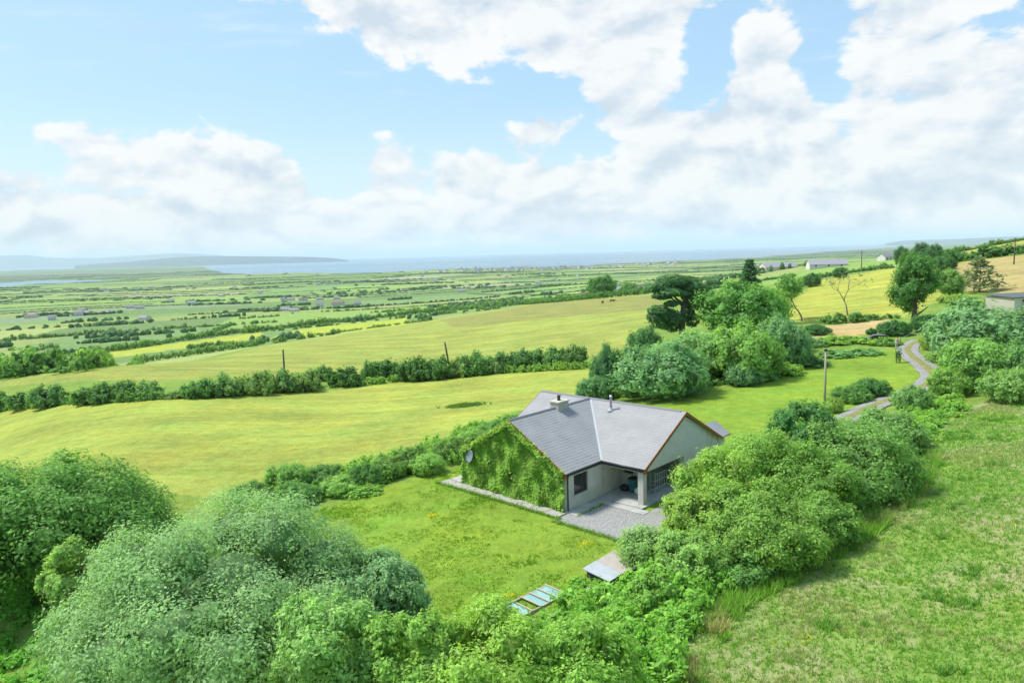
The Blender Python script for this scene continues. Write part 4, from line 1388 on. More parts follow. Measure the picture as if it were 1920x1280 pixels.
    for sx in (1, -1):
        mb = MB()
        a = Vector((OV if sx > 0 else WX0 - OV, vy, zmf(vy) + top + .022)); b = Vector((RX, RY, HR + top + .024))
        d = (b - a).normalized()
        s_ = d.cross(Vector((0, 0, 1))).normalized() * .09
        mb.slab([a - s_, a + s_, b + s_, b - s_], (0, 0, .012))
        mb.build('valley_lining', lead, roof)
    # bargeboards, brown, on the two gables that show and on the far one
    def barge(p, q, out):
        mb = MB()
        p, q = Vector(p), Vector(q)
        mb.slab([p, q, q + Vector((0, 0, .24)), p + Vector((0, 0, .24))], Vector(out) * .035)
        o = mb.build('bargeboard', BROWN, roof); return o
    zo = -.10
    for (x0, x1) in ((OV, RX), (WX0 - OV, RX)):
        barge((x0, -OG - .001, (zwr(x0) if x0 > RX else zwl(x0)) + zo), (x1, -OG - .001, HR + zo), (0, -1, 0))
    for (y0, sgn) in ((vy, 1), (MY1 + OV, 1)):
        zz = zmf(y0) if y0 < RY else zmb(y0)
        barge((MX1 + OG + .001, y0, zz + zo), (MX1 + OG + .001, RY, HR + zo), (1, 0, 0))
        barge((WX0 - OG - .001, y0, zz + zo), (WX0 - OG - .001, RY, HR + zo), (-1, 0, 0))
    # the boxed brown ends of the eaves
    for (x0, x1, y0, y1) in ((OV - .30, OV + .03, -OG - .04, -OG + .12), (WX0 - OV - .03, WX0 - OV + .30, -OG - .04, -OG + .12), (MX1 + OG - .12, MX1 + OG + .04, vy - .03, vy + .32)):
        mb = MB(); mb.box(x0, x1, y0, y1, HE - .28, HE + .02); mb.build('eave_box', BROWN, roof)
    # fascia + gutters
    fas = MB()
    fas.box(OV - .04, OV, -OG, vy - .05, HE - .2, HE + .02)
    fas.box(OV, MX1 + OG, vy, vy + .04, HE - .2, HE + .02)
    fas.build('fascia', BLACKP, roof)
    gm = MB()
    gm.tube([(OV + .055, -OG - .05, HE + .0), (OV + .055, vy - .06, HE + .0)], .06, 8)
    gm.build('gutter', BLACKP, roof, True)
    gm = MB()
    gm.tube([(OV + .06, vy - .055, HE + .0), (MX1 + OG, vy - .055, HE + .0)], .06, 8)
    gm.build('gutter', BLACKP, roof, True)
    gm = MB()
    gm.tube([(OV + .06, .08, HE - .02), (OV + .04, .08, HE - .16), (.07, .12, HE - .34), (.07, .12, .12), (.16, .12, .05)], .05, 8)
    gm.build('downpipe', BLACKP, e, True)
    # chimney astride the wing ridge
    ch = link('chimney', None, e)
    cy = 5.3
    mb = MB(); mb.box(RX - .40, RX + .40, cy - .58, cy + .58, HR - .5, HR + .5); mb.build('chimney_stack', CHIM, ch)
    mb = MB(); mb.box(RX - .46, RX + .46, cy - .64, cy + .64, HR + .5, HR + .59); mb.build('chimney_cap', mat('cap concrete', (.5, .47, .4), .9, .15, 3.0), ch)
    mb = MB(); mb.lathe([(.13, 0), (.15, .05), (.12, .1), (.12, .3), (.15, .33), (.15, .38), (.1, .38)], (RX, cy - .05, HR + .59), 12); mb.build('chimney_pot', TERRA, ch, True)
    mb = MB(); mb.box(RX - .45, RX + .45, cy - .63, cy + .63, HR - .38, HR - .16); mb.build('chimney_flashing', lead, ch)
    # steel flue on the front slope
    fl = link('flue', None, e)
    fx, fy = -2.2, 8.2
    fz = zmf(fy) + top
    mb = MB(); mb.lathe([(.28, -.1), (.20, .06), (.1, .16), (.1, .2)], (fx, fy, fz), 14); mb.build('flue_flashing', lead, fl, True)
    mb = MB(); mb.lathe([(.085, .05), (.085, 1.0), (.13, 1.02), (.13, 1.06), (.06, 1.16)], (fx, fy, fz), 14); mb.build('flue_pipe', STEEL, fl, True)
    # windows: frame, panes, sill
    def window(pos, axis, a0, a1, z0, z1, mull, sill=True, depth=.12):
        wn = link('window', None, e)
        def bx(lo, hi, zlo, zhi, d0, d1, name, m):
            mb = MB()
            if axis == 'x': mb.box(pos - d1, pos - d0, lo, hi, zlo, zhi)
            else: mb.box(lo, hi, pos + d0, pos + d1, zlo, zhi)
            mb.build(name, m, wn)
        fw = .07
        for lo, hi, zlo, zhi in ((a0, a0 + fw, z0, z1), (a1 - fw, a1, z0, z1), (a0 + fw, a1 - fw, z0, z0 + fw), (a0 + fw, a1 - fw, z1 - fw, z1)):
            bx(lo, hi, zlo, zhi, depth, depth + .07, 'frame', FRAME)
        cuts = [a0 + fw] + [c for c in mull] + [a1 - fw]
        for c in mull: bx(c - .03, c + .03, z0 + fw, z1 - fw, depth + .002, depth + .068, 'mullion', FRAME)
        for c0, c1 in zip(cuts, cuts[1:]): bx(c0 + (.03 if c0 in mull else 0), c1 - (.03 if c1 in mull else 0), z0 + fw, z1 - fw, depth + .03, depth + .042, 'pane', GLASSM)
        if sill:
            mb = MB()
            if axis == 'x': mb.box(pos - depth, pos + .09, a0 - .06, a1 + .06, z0 - .07, z0 + .002)
            else: mb.box(a0 - .06, a1 + .06, pos - .09, pos + depth, z0 - .07, z0 + .002)
            mb.build('sill', SILL, wn)
    window(0.0, 'x', wy0, wy1, wz0, wz1, [1.85])
    window(6.4, 'y', bx0, bx1, bz0, bz1, [])
    # little window left free in the ivy
    mb = MB(); mb.box(-5.0, -4.5, -.045, -.002, 1.05, 2.0); o = mb.build('vent_window', GLASSM, e)
    mb = MB()
    for q in ((-5.06, -5.0, 1.0, 2.05), (-4.5, -4.44, 1.0, 2.05), (-5.0, -4.5, 2.0, 2.05), (-5.0, -4.5, 1.0, 1.05)): mb.box(q[0], q[1], -.06, -.003, q[2], q[3])
    mb.build('vent_frame', FRAME, e)
    # rear porch roof behind the right gable
    pr = link('rear_porch', None, e)
    px0, px1, pyr = .6, 3.0, MY1
    mb = MB(); mb.box(px0 + .2, px1 - .2, MY1 + .001, MY1 + 2.2, 0, 2.3); mb.build('porch_wall', RENDER, pr)
    cx = (px0 + px1) / 2
    for s_ in (-1, 1):
        mb = MB()
        q = [(cx + s_ * 1.35, MY1 - 1.2, 2.25), (cx + s_ * 1.35, MY1 + 2.5, 2.25), (cx, MY1 + 2.5, 3.1), (cx, MY1 - 1.2, 3.1)]
        mb.slab(q if s_ > 0 else q[::-1], (0, 0, .1)); mb.build('porch_roof', SLATE, pr)
    return e


bungalow()


def ivy():
    rg = np.random.default_rng(77)
    e = empty('ivy_plant', hw(-4.8, -.05), HROT)
    n = 24000
    x = rg.uniform(WX0 - .15, .05, n * 2); z = rg.uniform(.02, HR + .05, n * 2)
    top = HE + (HR - HE) * (1 - np.abs(x - RX) / 4.8) + .02
    keep = (z < top + rg.normal(0, .05, n * 2)) & ~((x > -5.02) & (x < -4.48) & (z > 1.05) & (z < 2.02) & (rg.uniform(size=n * 2) < .9))
    keep &= ~((x > -.45 + .25 * np.sin(z * 3)) & (z < 2.5) & (rg.uniform(size=n * 2) < .75) & (x > -.22))
    x, z = x[keep][:n], z[keep][:n]
    # swags: thickness waves running down the wall
    th = .2 + .05 * np.sin(x * 2.3 + np.sin(z * 1.1) * 1.5) + .05 * np.sin(x * 5.7 + z * 1.3) + .05 * np.sin(z * 4.1 + x) + .06 * np.sin(z * 2.3 - x * 3.1) + .12 * (z < 1.2) * (1 - z / 1.2)
    y = -np.clip(th, .1, .6) * rg.uniform(.6, 1.1, len(x)) - .03
    over = (top[keep][:n] - z) < .3
    y = np.where(over, y - .22, y)
    P = np.stack([x + 4.8, y + .05, z], -1)
    N = unit(np.stack([rg.normal(0, .34, len(x)), -np.ones(len(x)) * .8, .6 + rg.normal(0, .32, len(x))], -1))
    lv = np.clip(.5 + .14 * np.sin(x * 2.1 + np.sin(z * 1.7) * 2) + rg.normal(0, .25, len(x)), 0, 1)
    V, Fq, L = leaves(P, N, .15, rg, 1.2, lv)
    me = np_mesh('leaves', V, Fq, {'lv': L}); me.materials.append(LEAF)
    o = link('leaves', me, e); o.color = (.14, .225, .033, 1)
    # young yellow shoots along the barge boards
    m = 520
    t = rg.uniform(0, 1, m); s = rg.choice([-1, 1], m)
    P = np.stack([s * 4.8 * t * 1.02 + rg.normal(0, .05, m), -.27 + rg.normal(0, .06, m), HR - (HR - HE) * t + .03 + rg.normal(0, .09, m)], -1)
    V, Fq, L = leaves(P, unit(rg.normal(size=(m, 3)) + np.array([0, -.6, .8])), .13, rg, 1.4)
    me = np_mesh('young_shoots', V, Fq, {'lv': L}); me.materials.append(LEAF)
    o = link('young_shoots', me, e); o.color = (.20, .235, .035, 1)
    for i in range(9):
        mb = MB()
        x0 = rg.uniform(-4.4, 4.4)
        hgt = (HE + (HR - HE) * (1 - abs(x0) / 4.8)) * .85
        mb.tube([(x0, .0, -.05), (x0 + rg.uniform(-.2, .2), .01, hgt * .4), (x0 + rg.uniform(-.4, .4), .015, hgt)], [.03, .02, .008], 5)
        mb.build('stem', BARK, e)
    tag(e, 'dense green ivy covering the whole left gable wall', 'ivy')


ivy()


def dish():
    p = hw(-8.45, -.36, 2.35)
    e = empty('satellite_dish', p, HROT + R(-12))
    dm = mat('dish grey', (.17, .22, .26), .5, .1, 4.0)
    mb = MB()
    prof = []
    rings = 6; k = 20
    for i in range(rings + 1):
        r = .42 * i / rings
        prof.append((r, r * r * .55))
    # bowl facing the front and a little up
    b = len(mb.v)
    Rm = Matrix.Rotation(R(72), 3, 'X')
    for (r, z) in prof:
        for j in range(k):
            an = 2 * math.pi * j / k
            v = Rm @ Vector((r * math.cos(an), r * math.sin(an) * 1.08, z))
            mb.v.append(tuple(v + Vector((0, -.12, 0))))
    for i in range(rings):
        for j in range(k):
            mb.f.append([i * k + j, i * k + (j + 1) % k, (i + 1) * k + (j + 1) % k, (i + 1) * k + j]); mb.mi.append(0)
    d = mb.build('bowl', dm, e, True)
    sm = d.modifiers.new('thick', 'SOLIDIFY'); sm.thickness = .02
    mb = MB(); mb.tube([(0, -.05, -.38), (0, -.3, -.4), (0, -.62, -.12)], .018, 6); mb.build('feed_arm', BLACKP, e)
    mb = MB(); mb.tube([(0, -.60, -.12), (0, -.70, -.06)], .035, 8); mb.build('receiver', dm, e)
    mb = MB(); mb.tube([(0, -.1, 0), (0, .05, -.05), (0, .28, -.05)], .025, 6); mb.build('bracket', STEEL, e)
    tag(e, 'round grey satellite dish on the ivy near the left eave', 'satellite dish')


dish()

# ------------------------------------------------------------------ yard, path, drive
def yard():
    def sheet(name, label, pts, z, m, th=None):
        mb = MB()
        W = [hw(*p) for p in pts]
        mb.prism([(w[0], w[1]) for w in ccw([(w[0], w[1]) for w in W])], -.1, z)
        return tag(mb.build(name, m), label, kind='structure')
    grav = mat('grey gravel', (.30, .295, .285), .95, .3, 9.0, 1.0, 40.0, stain=((.20, .22, .17, 1), (.5, .5, .5), .5, .7, .5), coord='Object')
    sheet('gravel_yard', 'grey gravel yard in front of the carport', [(.35, -1.75), (10.5, -1.9), (11, 6), (4.2, 6), (4.2, 2.6), (.35, 2.6)], .035, grav)
    sheet('concrete_apron', 'stained concrete apron beside the house wall', [(.002, -.2), (1.05, -.2), (1.05, 2.62), (4.25, 2.62), (4.25, 3.34), (.002, 3.34)], .07, CONC)
    p = empty('concrete_path', hw(0, 0), HROT)
    tag(p, 'pale concrete slab path along the foot of the ivy gable', kind='structure')
    x = -11.2
    i = 0
    while x < .25:
        w = [1.25, 1.4, 1.15, 1.3][i % 4]
        mb = MB(); mb.box(x, x + w - .03, -1.28, -.28, -.08, .075 + .008 * math.sin(i * 2.7)); mb.build('slab', PATHM, p); x += w; i += 1
    for k_ in range(5):
        y0 = -.2 + k_ * 1.3
        mb = MB(); mb.box(-11.2, -9.95, y0, y0 + 1.27, -.08, .07 + .006 * math.sin(k_ * 2.1)); mb.build('slab', PATHM, p)
    # gravel scattered: small stones one can just make out
    rg = np.random.default_rng(5)
    n = 2600
    X = rg.uniform(.4, 8, n); Y = rg.uniform(-1.7, 2.55, n)
    iv, jf = ICO0
    s = rg.uniform(.015, .045, (n, 1, 1))
    C = np.array([hw(a, b, .04) for a, b in zip(X, Y)])
    V = (iv[None] * s * rg.uniform(.6, 1.2, (n, 12, 1)) + C[:, None]).reshape(-1, 3)
    Fq = (jf[None] + (np.arange(n) * 12)[:, None, None]).reshape(-1, 3)
    me = np_mesh('gravel_stones', V, Fq); me.materials.append(mat('pale stone', (.42, .42, .42), .9, .3, 30.0, coord='Generated'))
    tag(link('gravel_stones', me), 'loose pale stones on the gravel yard', kind='stuff')


yard()


def strip(name, label, pts, width, m, lift=.03, kind='structure', step=.8):
    """a sheet laid along a line of ground points"""
    P = np.array([G(u, v) for u, v in pts])
    seg = np.linalg.norm(np.diff(P, axis=0), axis=1)
    s = np.concatenate([[0], np.cumsum(seg)])
    t = np.arange(0, s[-1], step)
    from_ = lambda c: np.interp(t, s, P[:, c])
    X, Y = from_(0), from_(1)
    for _ in range(6):
        X[1:-1] = (X[:-2] + 2 * X[1:-1] + X[2:]) / 4; Y[1:-1] = (Y[:-2] + 2 * Y[1:-1] + Y[2:]) / 4
    tx, ty = np.gradient(X), np.gradient(Y)
    L = np.hypot(tx, ty)
    nx, ny = -ty / L, tx / L
    V = []
    wv = width * (1 + .05 * np.sin(t * .7) + .03 * np.sin(t * 1.7 + 1))
    for w in (-.5, -.25, 0, .25, .5):
        x, y = X + nx * w * wv, Y + ny * w * wv
        V.append(np.stack([x, y, H(x, y) + lift + (.02 if abs(w) < .3 else -.02)], -1))
    V = np.stack(V, 1).reshape(-1, 3)
    n = len(X)
    Fq = [[i * 5 + j, (i + 1) * 5 + j, (i + 1) * 5 + j + 1, i * 5 + j + 1] for i in range(n - 1) for j in range(4)]
    me = np_mesh(name, V, Fq, smooth=True); me.materials.append(m)
    return tag(link(name, me), label, kind=kind)


GRAVEL2 = mat('drive chippings', (.26, .255, .25), .95, .22, 2.0, .6, 25.0)
DRV = [(1726, 638), (1706, 648), (1700, 658), (1712, 671), (1738, 690), (1752, 705), (1740, 722), (1700, 738), (1668, 750), (1640, 760), (1560, 800)]
strip('drive', 'grey chipping drive winding from the entrance to the house', DRV, 2.7, GRAVEL2, .12)
strip('drive_verge', 'strip of brown grass down the middle of the drive', DRV, .9, mat('dry verge grass', (.21, .21, .07), .95, .3, 2.0, .8, 12.0), .165)

# ------------------------------------------------------------------ lowland: hedges, scrub, houses
def low_lines():
    """hedge lines on the parcel borders, as (points, distance)"""
    rg = np.random.default_rng(91)
    out = []
    for i in range(len(ROWS) - 1):
        b = ROWS[i]
        if b > 9500: break
        for k in range(len(COLS[i]) - 1):
            a0, a1 = COLS[i][k], COLS[i][k + 1]
            for kind in (0, 1):
                if kind == 0: pa, pb = np.linspace(a0, a1, 9), np.full(9, b)
                else: pa, pb = np.full(5, a0), np.linspace(b, ROWS[i + 1], 5)
                x, y = from_low(pa, pb)
                mx, my = x.mean(), y.mean()
                r = math.hypot(mx, my)
                az = math.atan2(mx, my)
                if my < 300 or abs(az) > .70 or r > 9500: continue
                if rg.uniform() < (.42 if kind == 0 else .75): continue
                out.append((x, y, r, kind))
    return out


SEAZ1 = SEA_Z + 3


def lump_field(name, X, Y, S, Hh, rg, tint=None):
    """many small lumpy bushes joined into one mesh"""
    iv, jf = ICO0
    n = len(X)
    Z = H(X, Y)
    ok = Z > SEAZ1
    X, Y, S, Hh, Z = X[ok], Y[ok], S[ok], Hh[ok], Z[ok]
    n = len(X)
    J = rg.uniform(.72, 1.28, (n, 12, 1))
    V = iv[None] * J * np.stack([S, S, Hh], -1)[:, None, :] * np.array([1, 1, .6]) + np.stack([X, Y, Z + Hh * .35], -1)[:, None]
    a = V.reshape(-1, 3)
    T = (jf[None] + (np.arange(n) * 12)[:, None, None]).reshape(-1, 3)
    me = np_mesh(name, a, T, {'lv': np.repeat(rg.uniform(0, .8, n), 12)})
    me.materials.append(LEAF)
    return me


FIELDP = [np.array(gpoly(f[1])) for f in FIELDS[:9]]


def in_fields(X, Y):
    m = np.zeros(np.shape(X), bool)
    for p in FIELDP: m |= in_poly(np.asarray(X), np.asarray(Y), p)
    return m


def lowland():
    rg = np.random.default_rng(92)
    LX, LY, LS, LH = [], [], [], []
    near = []
    for (x, y, r, kind) in low_lines():
        if in_fields(x, y).any(): continue
        if r < 900 and len(near) < 40:
            near.append((x, y, r, kind)); continue
        step = max(2.8, r / 420)
        L = np.hypot(np.diff(x), np.diff(y)).sum()
        n = int(L / step)
        t = np.linspace(0, len(x) - 1, max(n, 2))
        tall = rg.uniform() < .3
        hh = rg.uniform(1.0, 1.8) * (1.7 if tall else 1)
        px = np.interp(t, np.arange(len(x)), x) + rg.normal(0, 1.2, len(t)); py = np.interp(t, np.arange(len(y)), y) + rg.normal(0, 1.2, len(t))
        LX.append(px); LY.append(py); LS.append(step * .85 * rg.uniform(.7, 1.3, len(t))); LH.append(hh * rg.uniform(.6, 1.5, len(t)))
    me = lump_field('far_hedges', np.concatenate(LX), np.concatenate(LY), np.concatenate(LS), np.concatenate(LH), rg)
    o = link('far_hedges', me); o.color = (.075, .12, .06, 1)
    tag(o, 'network of hedges dividing the far lowland fields', kind='stuff')
    near.sort(key=lambda q: (q[0].mean() / q[1].mean()))
    for i, (x, y, r, kind) in enumerate(near):
        d = hedge('lowland_hedge', 'x', list(zip(x, y)), rg.uniform(2.6, 4.2), 4.0, (.10 * rg.uniform(.8, 1.25), .165, .05), 3.4, SCRC, 300 + i, world=True, hv=.5, gap=.06)
        tag(d, '%s scrubby hedge from the left across the nearest lowland fields' % ORD[i + 1], 'hedge', 'hedges of the nearest lowland fields')
    # scrub and copses
    X, Y, S, Hh = [], [], [], []
    for c in range(80):
        r = 430 * (4600 / 430) ** rg.uniform(0, 1)
        az = rg.uniform(-.68, .42)
        cx, cy = r * math.sin(az), r * math.cos(az)
        n = int(rg.integers(10, 46))
        ex = r * .016 * rg.uniform(.5, 2.0)
        px = cx + rg.normal(0, ex, n); py = cy + rg.normal(0, ex * .2, n) + (px - cx) * .31
        X.append(px); Y.append(py); S.append(np.maximum(2.2, r / 330) * rg.uniform(.6, 1.4, n)); Hh.append(rg.uniform(2.5, 6.5, n))
    X, Y, S, Hh = map(np.concatenate, (X, Y, S, Hh))
    ok = ~in_fields(X, Y) & (np.hypot(X, Y) > 420)
    me = lump_field('far_scrub', X[ok], Y[ok], S[ok], Hh[ok], rg)
    o = link('far_scrub', me); o.color = (.07, .125, .05, 1)
    tag(o, 'dark scrub and copses scattered over the far lowland', kind='stuff')
    # leafier scrub on the near slope of the lowland
    items = []
    for c in range(9000):
        r = rg.uniform(430, 1050); az = rg.uniform(-.66, .16)
        cl = math.sin(az * 9 + r * .03 + 1.0) + .7 * math.sin(az * 21 - r * .05)
        x, y = r * math.sin(az), r * math.cos(az)
        bb = to_low(np.array([x]), np.array([y]))[1][0]
        if np.abs(ROWS - bb).min() > 4.5 and cl < 1.55: continue
        if cl < -.4: continue
        if in_fields(np.array([x]), np.array([y]))[0]: continue
        items.append((SCRC[int(rg.integers(5))], (x, y, hz(x, y) - .2, rg.uniform(1.6, 3.6), rg.uniform(1.8, 4.4), rg.uniform(0, 6))))
    o = link('slope_scrub', merge_crowns('slope_scrub', items)); o.color = (.095, .16, .05, 1)
    tag(o, 'leafy scrub on the slope just beyond the hay field hedgerows', kind='stuff')


lowland()

WHITE = mat('white house render', (.58, .57, .545), .85, .06, .3)
CREAM = mat('cream house render', (.62, .58, .49), .85, .08, .3)
GREYROOF = mat('grey house roof', (.20, .205, .22), .7, .12, .5)
REDROOF = mat('rust farm roof', (.20, .12, .10), .8, .2, .5)
WINDOWD = mat('dark house window', (.03, .035, .04), .2, .05, 1.0)


def house_mesh(L, W, he, hr, wm, rm, name='house'):
    mb = MB()
    mb.box(-L / 2, L / 2, -W / 2, W / 2, -1.5, he, 0)
    for s in (-1, 1):
        mb.slab([(s * L / 2 - s * .01, -W / 2, he), (s * L / 2 - s * .01, W / 2, he), (s * L / 2 - s * .01, 0, hr)] if s < 0 else [(s * L / 2 - .01, W / 2, he), (s * L / 2 - .01, -W / 2, he), (s * L / 2 - .01, 0, hr)], (-s * .3, 0, 0), 0)
        q = [(-L / 2 - .3, s * (W / 2 + .35), he - .12), (L / 2 + .3, s * (W / 2 + .35), he - .12), (L / 2 + .3, 0, hr + .1), (-L / 2 - .3, 0, hr + .1)]
        mb.slab(q if s < 0 else q[::-1], (0, 0, .2), 1)
    mb.box(L * .3 - .4, L * .3 + .4, -.4, .4, hr - .4, hr + .9, 0)
    for i in range(3):
        x = -L / 2 + L * (i + .5) / 3
        mb.box(x - .6, x + .6, -W / 2 - .03, -W / 2 + .02, 1.0, 2.1, 2)
    return mb.mesh(name, [wm, rm, WINDOWD])


HOUSEM = [house_mesh(12, 8, 2.7, 5.2, WHITE, GREYROOF), house_mesh(10, 7.5, 4.8, 7.4, WHITE, GREYROOF), house_mesh(14, 8, 2.7, 5.0, CREAM, GREYROOF), house_mesh(16, 9, 3.4, 5.4, WHITE, REDROOF)]
rgh = np.random.default_rng(97)


def put_house(x, y, i, s=1.0, rz=None, label='', group=None, name='far_house'):
    z = hz(x, y)
    if z < SEA_Z + 3: return
    o = link(name, HOUSEM[i % 4], loc=(x, y, z))
    o.scale = (s, s, s)
    o.rotation_euler = (0, 0, rgh.uniform(-.5, .5) if rz is None else rz)
    tag(o, label, 'house', group)


# houses one can make out, at their picture points
VIL = [(148, 592, 1), (165, 590, 0), (200, 588, 2), (58, 596, 3), (98, 600, 1), (62, 594, 0), (155, 585, 3), (245, 578, 0), (262, 579, 2), (272, 600, 0), (536, 583, 0), (552, 584, 2), (600, 576, 1), (634, 572, 3), (670, 571, 0),
       (530, 564, 1), (545, 563, 0), (568, 564, 3), (600, 562, 2), (632, 561, 0), (598, 534, 1), (612, 533, 0), (632, 533, 2), (725, 526, 1), (738, 526, 0), (745, 525, 2), (792, 519, 1),
       (190, 545, 0), (200, 545, 2), (255, 551, 0), (285, 539, 0), (395, 533, 0), (410, 532, 2), (440, 540, 1), (462, 541, 0), (120, 500, 0), (155, 499, 2), (240, 500, 1), (60, 506, 0), (180, 526, 1),
       (360, 570, 2), (415, 556, 0), (488, 551, 1), (320, 565, 0), (865, 548, 2), (915, 540, 0), (760, 545, 3), (815, 530, 1), (950, 520, 0), (1010, 532, 2), (1040, 524, 0), (1085, 518, 1), (850, 525, 2)]
lab = [('white', 'wide'), ('tall white', 'narrow'), ('cream', 'long'), ('rusty roofed', 'long')]
cnt = [0, 0, 0, 0]
for k, (u, v, i) in enumerate(sorted(VIL)):
    x, y = G(u, v)
    cnt[i] += 1
    put_house(x, y, i, 1.0 + .1 * (k % 3), None, '%s small %s house from the left among the distant lowland fields' % (ORD[cnt[i]], lab[i][0]), 'scattered %s houses of the lowland' % lab[i][0])
# the coastal town
for k in range(150):
    u = rgh.normal(1010, 85) if k < 100 else rgh.uniform(820, 1280)
    v = np.interp(u, COAST_U, COAST_V) + abs(rgh.normal(0, 2.6)) + 1.2
    x, y = px_at_z(u, v, -78)
    put_house(x, y, int(rgh.integers(3)), rgh.uniform(1.2, 2.2), rgh.uniform(0, 3), 'tiny pale house in the distant town along the shore', 'houses of the coastal town', 'town_house')


# farm buildings on the right
def shed(name, label, u, v, L, W, he, hr, rz, wm, rm, dist=None):
    if dist: x, y = at(u, dist)
    else: x, y = G(u, v)
    e = empty(name, (x, y, hz(x, y)), rz)
    mb = MB(); mb.box(-L / 2, L / 2, -W / 2, W / 2, -1.5, he)
    for s in (-1, 1):
        q = [(s * (L / 2 - .01), -W / 2, he), (s * (L / 2 - .01), W / 2, he), (s * (L / 2 - .01), 0, hr)]
        mb.slab(q[::-1] if s > 0 else q, (-s * .25, 0, 0))
    mb.build('wall', wm, e)
    for s in (-1, 1):
        mb = MB()
        q = [(-L / 2 - .3, s * (W / 2 + .3), he - .1), (L / 2 + .3, s * (W / 2 + .3), he - .1), (L / 2 + .3, 0, hr + .1), (-L / 2 - .3, 0, hr + .1)]
        mb.slab(q if s < 0 else q[::-1], (0, 0, .18)); mb.build('roof_sheet', rm, e)
    for i in range(3):
        x_ = -L / 2 + L * (i + .5) / 3
        mb = MB(); mb.box(x_ - .6, x_ + .6, -W / 2 - .04, -W / 2 + .02, .9, 2.0); mb.build('window', WINDOWD, e)
    tag(e, label, 'building')


PALEROOF = mat('pale fibre cement roof', (.27, .265, .30), .75, .1, .6)
shed('farm_shed', 'grey roofed farm shed right of the dark conifer', 1458, 506, 27, 15, 2.4, 6.0, R(4), CREAM, PALEROOF)
shed('farm_shed', 'pale purple-grey roofed building with white gable above the yellow slope', 1550, 501, 26, 14, 2.2, 5.6, R(-12), WHITE, PALEROOF)
shed('farmhouse', 'white walled farmhouse with grey roof below the skyline trees', 1662, 488, 11, 8, 2.7, 5.0, R(20), WHITE, GREYROOF)
shed('farmhouse', 'white farm building behind the second hay field hedge', 1168, 531, 18, 9, 3.2, 5.6, R(8), WHITE, PALEROOF, dist=580)
shed('farmhouse', 'low rust roofed farm building left of the leafy trees', 1104, 543, 12, 8, 2.4, 4.6, R(10), CREAM, REDROOF, dist=560)
shed('farmhouse', 'long low pinkish farm building right of the leafy trees', 1200, 536, 16, 8, 2.6, 4.8, R(6), mat('pinkish render', (.5, .4, .36), .85, .1, .4), REDROOF, dist=600)
shed('skyline_house', 'small pale house on the skyline at the top right', 1870, 452, 12, 8, 2.6, 4.8, R(0), CREAM, REDROOF, dist=950)


def long_shed():
    x, y = G(1925, 572)
    e = empty('long_shed', (x, y, hz(x, y)), R(14))
    L, W, h = 13, 6, 1.8
    m = mat('shed wall pinkish grey', (.47, .43, .38), .9, .08, .4)
    mb = MB(); mb.box(-L / 2, L / 2, -W / 2, W / 2, -1.5, h); mb.build('wall', m, e)
    mb = MB(); mb.hexa([(-L / 2 - .3, -W / 2 - .35, h - .02), (L / 2 + .3, -W / 2 - .35, h - .02), (L / 2 + .3, W / 2 + .3, h + .25), (-L / 2 - .3, W / 2 + .3, h + .25),
                        (-L / 2 - .3, -W / 2 - .35, h + .13), (L / 2 + .3, -W / 2 - .35, h + .13), (L / 2 + .3, W / 2 + .3, h + .4), (-L / 2 - .3, W / 2 + .3, h + .4)]); mb.build('roof', mat('dark felt roof', (.10, .12, .13), .8, .15, 1.0), e)
    mb = MB(); mb.box(-L / 2 + .02, L / 2 - .02, -W / 2 - .1, -W / 2 - .002, h - .32, h - .05); mb.build('fascia', WHITE, e)
    mb = MB(); mb.box(-L / 2 - .02, -L / 2 + 1.6, -W / 2 - .06, -W / 2 - .001, -1, h - .34); mb.build('corner_panel', WHITE, e)
    for xx in (-4.0, 2.0):
        mb = MB(); mb.box(xx - .45, xx + .45, -W / 2 - .12, -W / 2 - .003, h - .75, h - .36); mb.build('window', WINDOWD, e)
    tag(e, 'long low pinkish shed with dark flat roof at the right edge', 'shed')


long_shed()


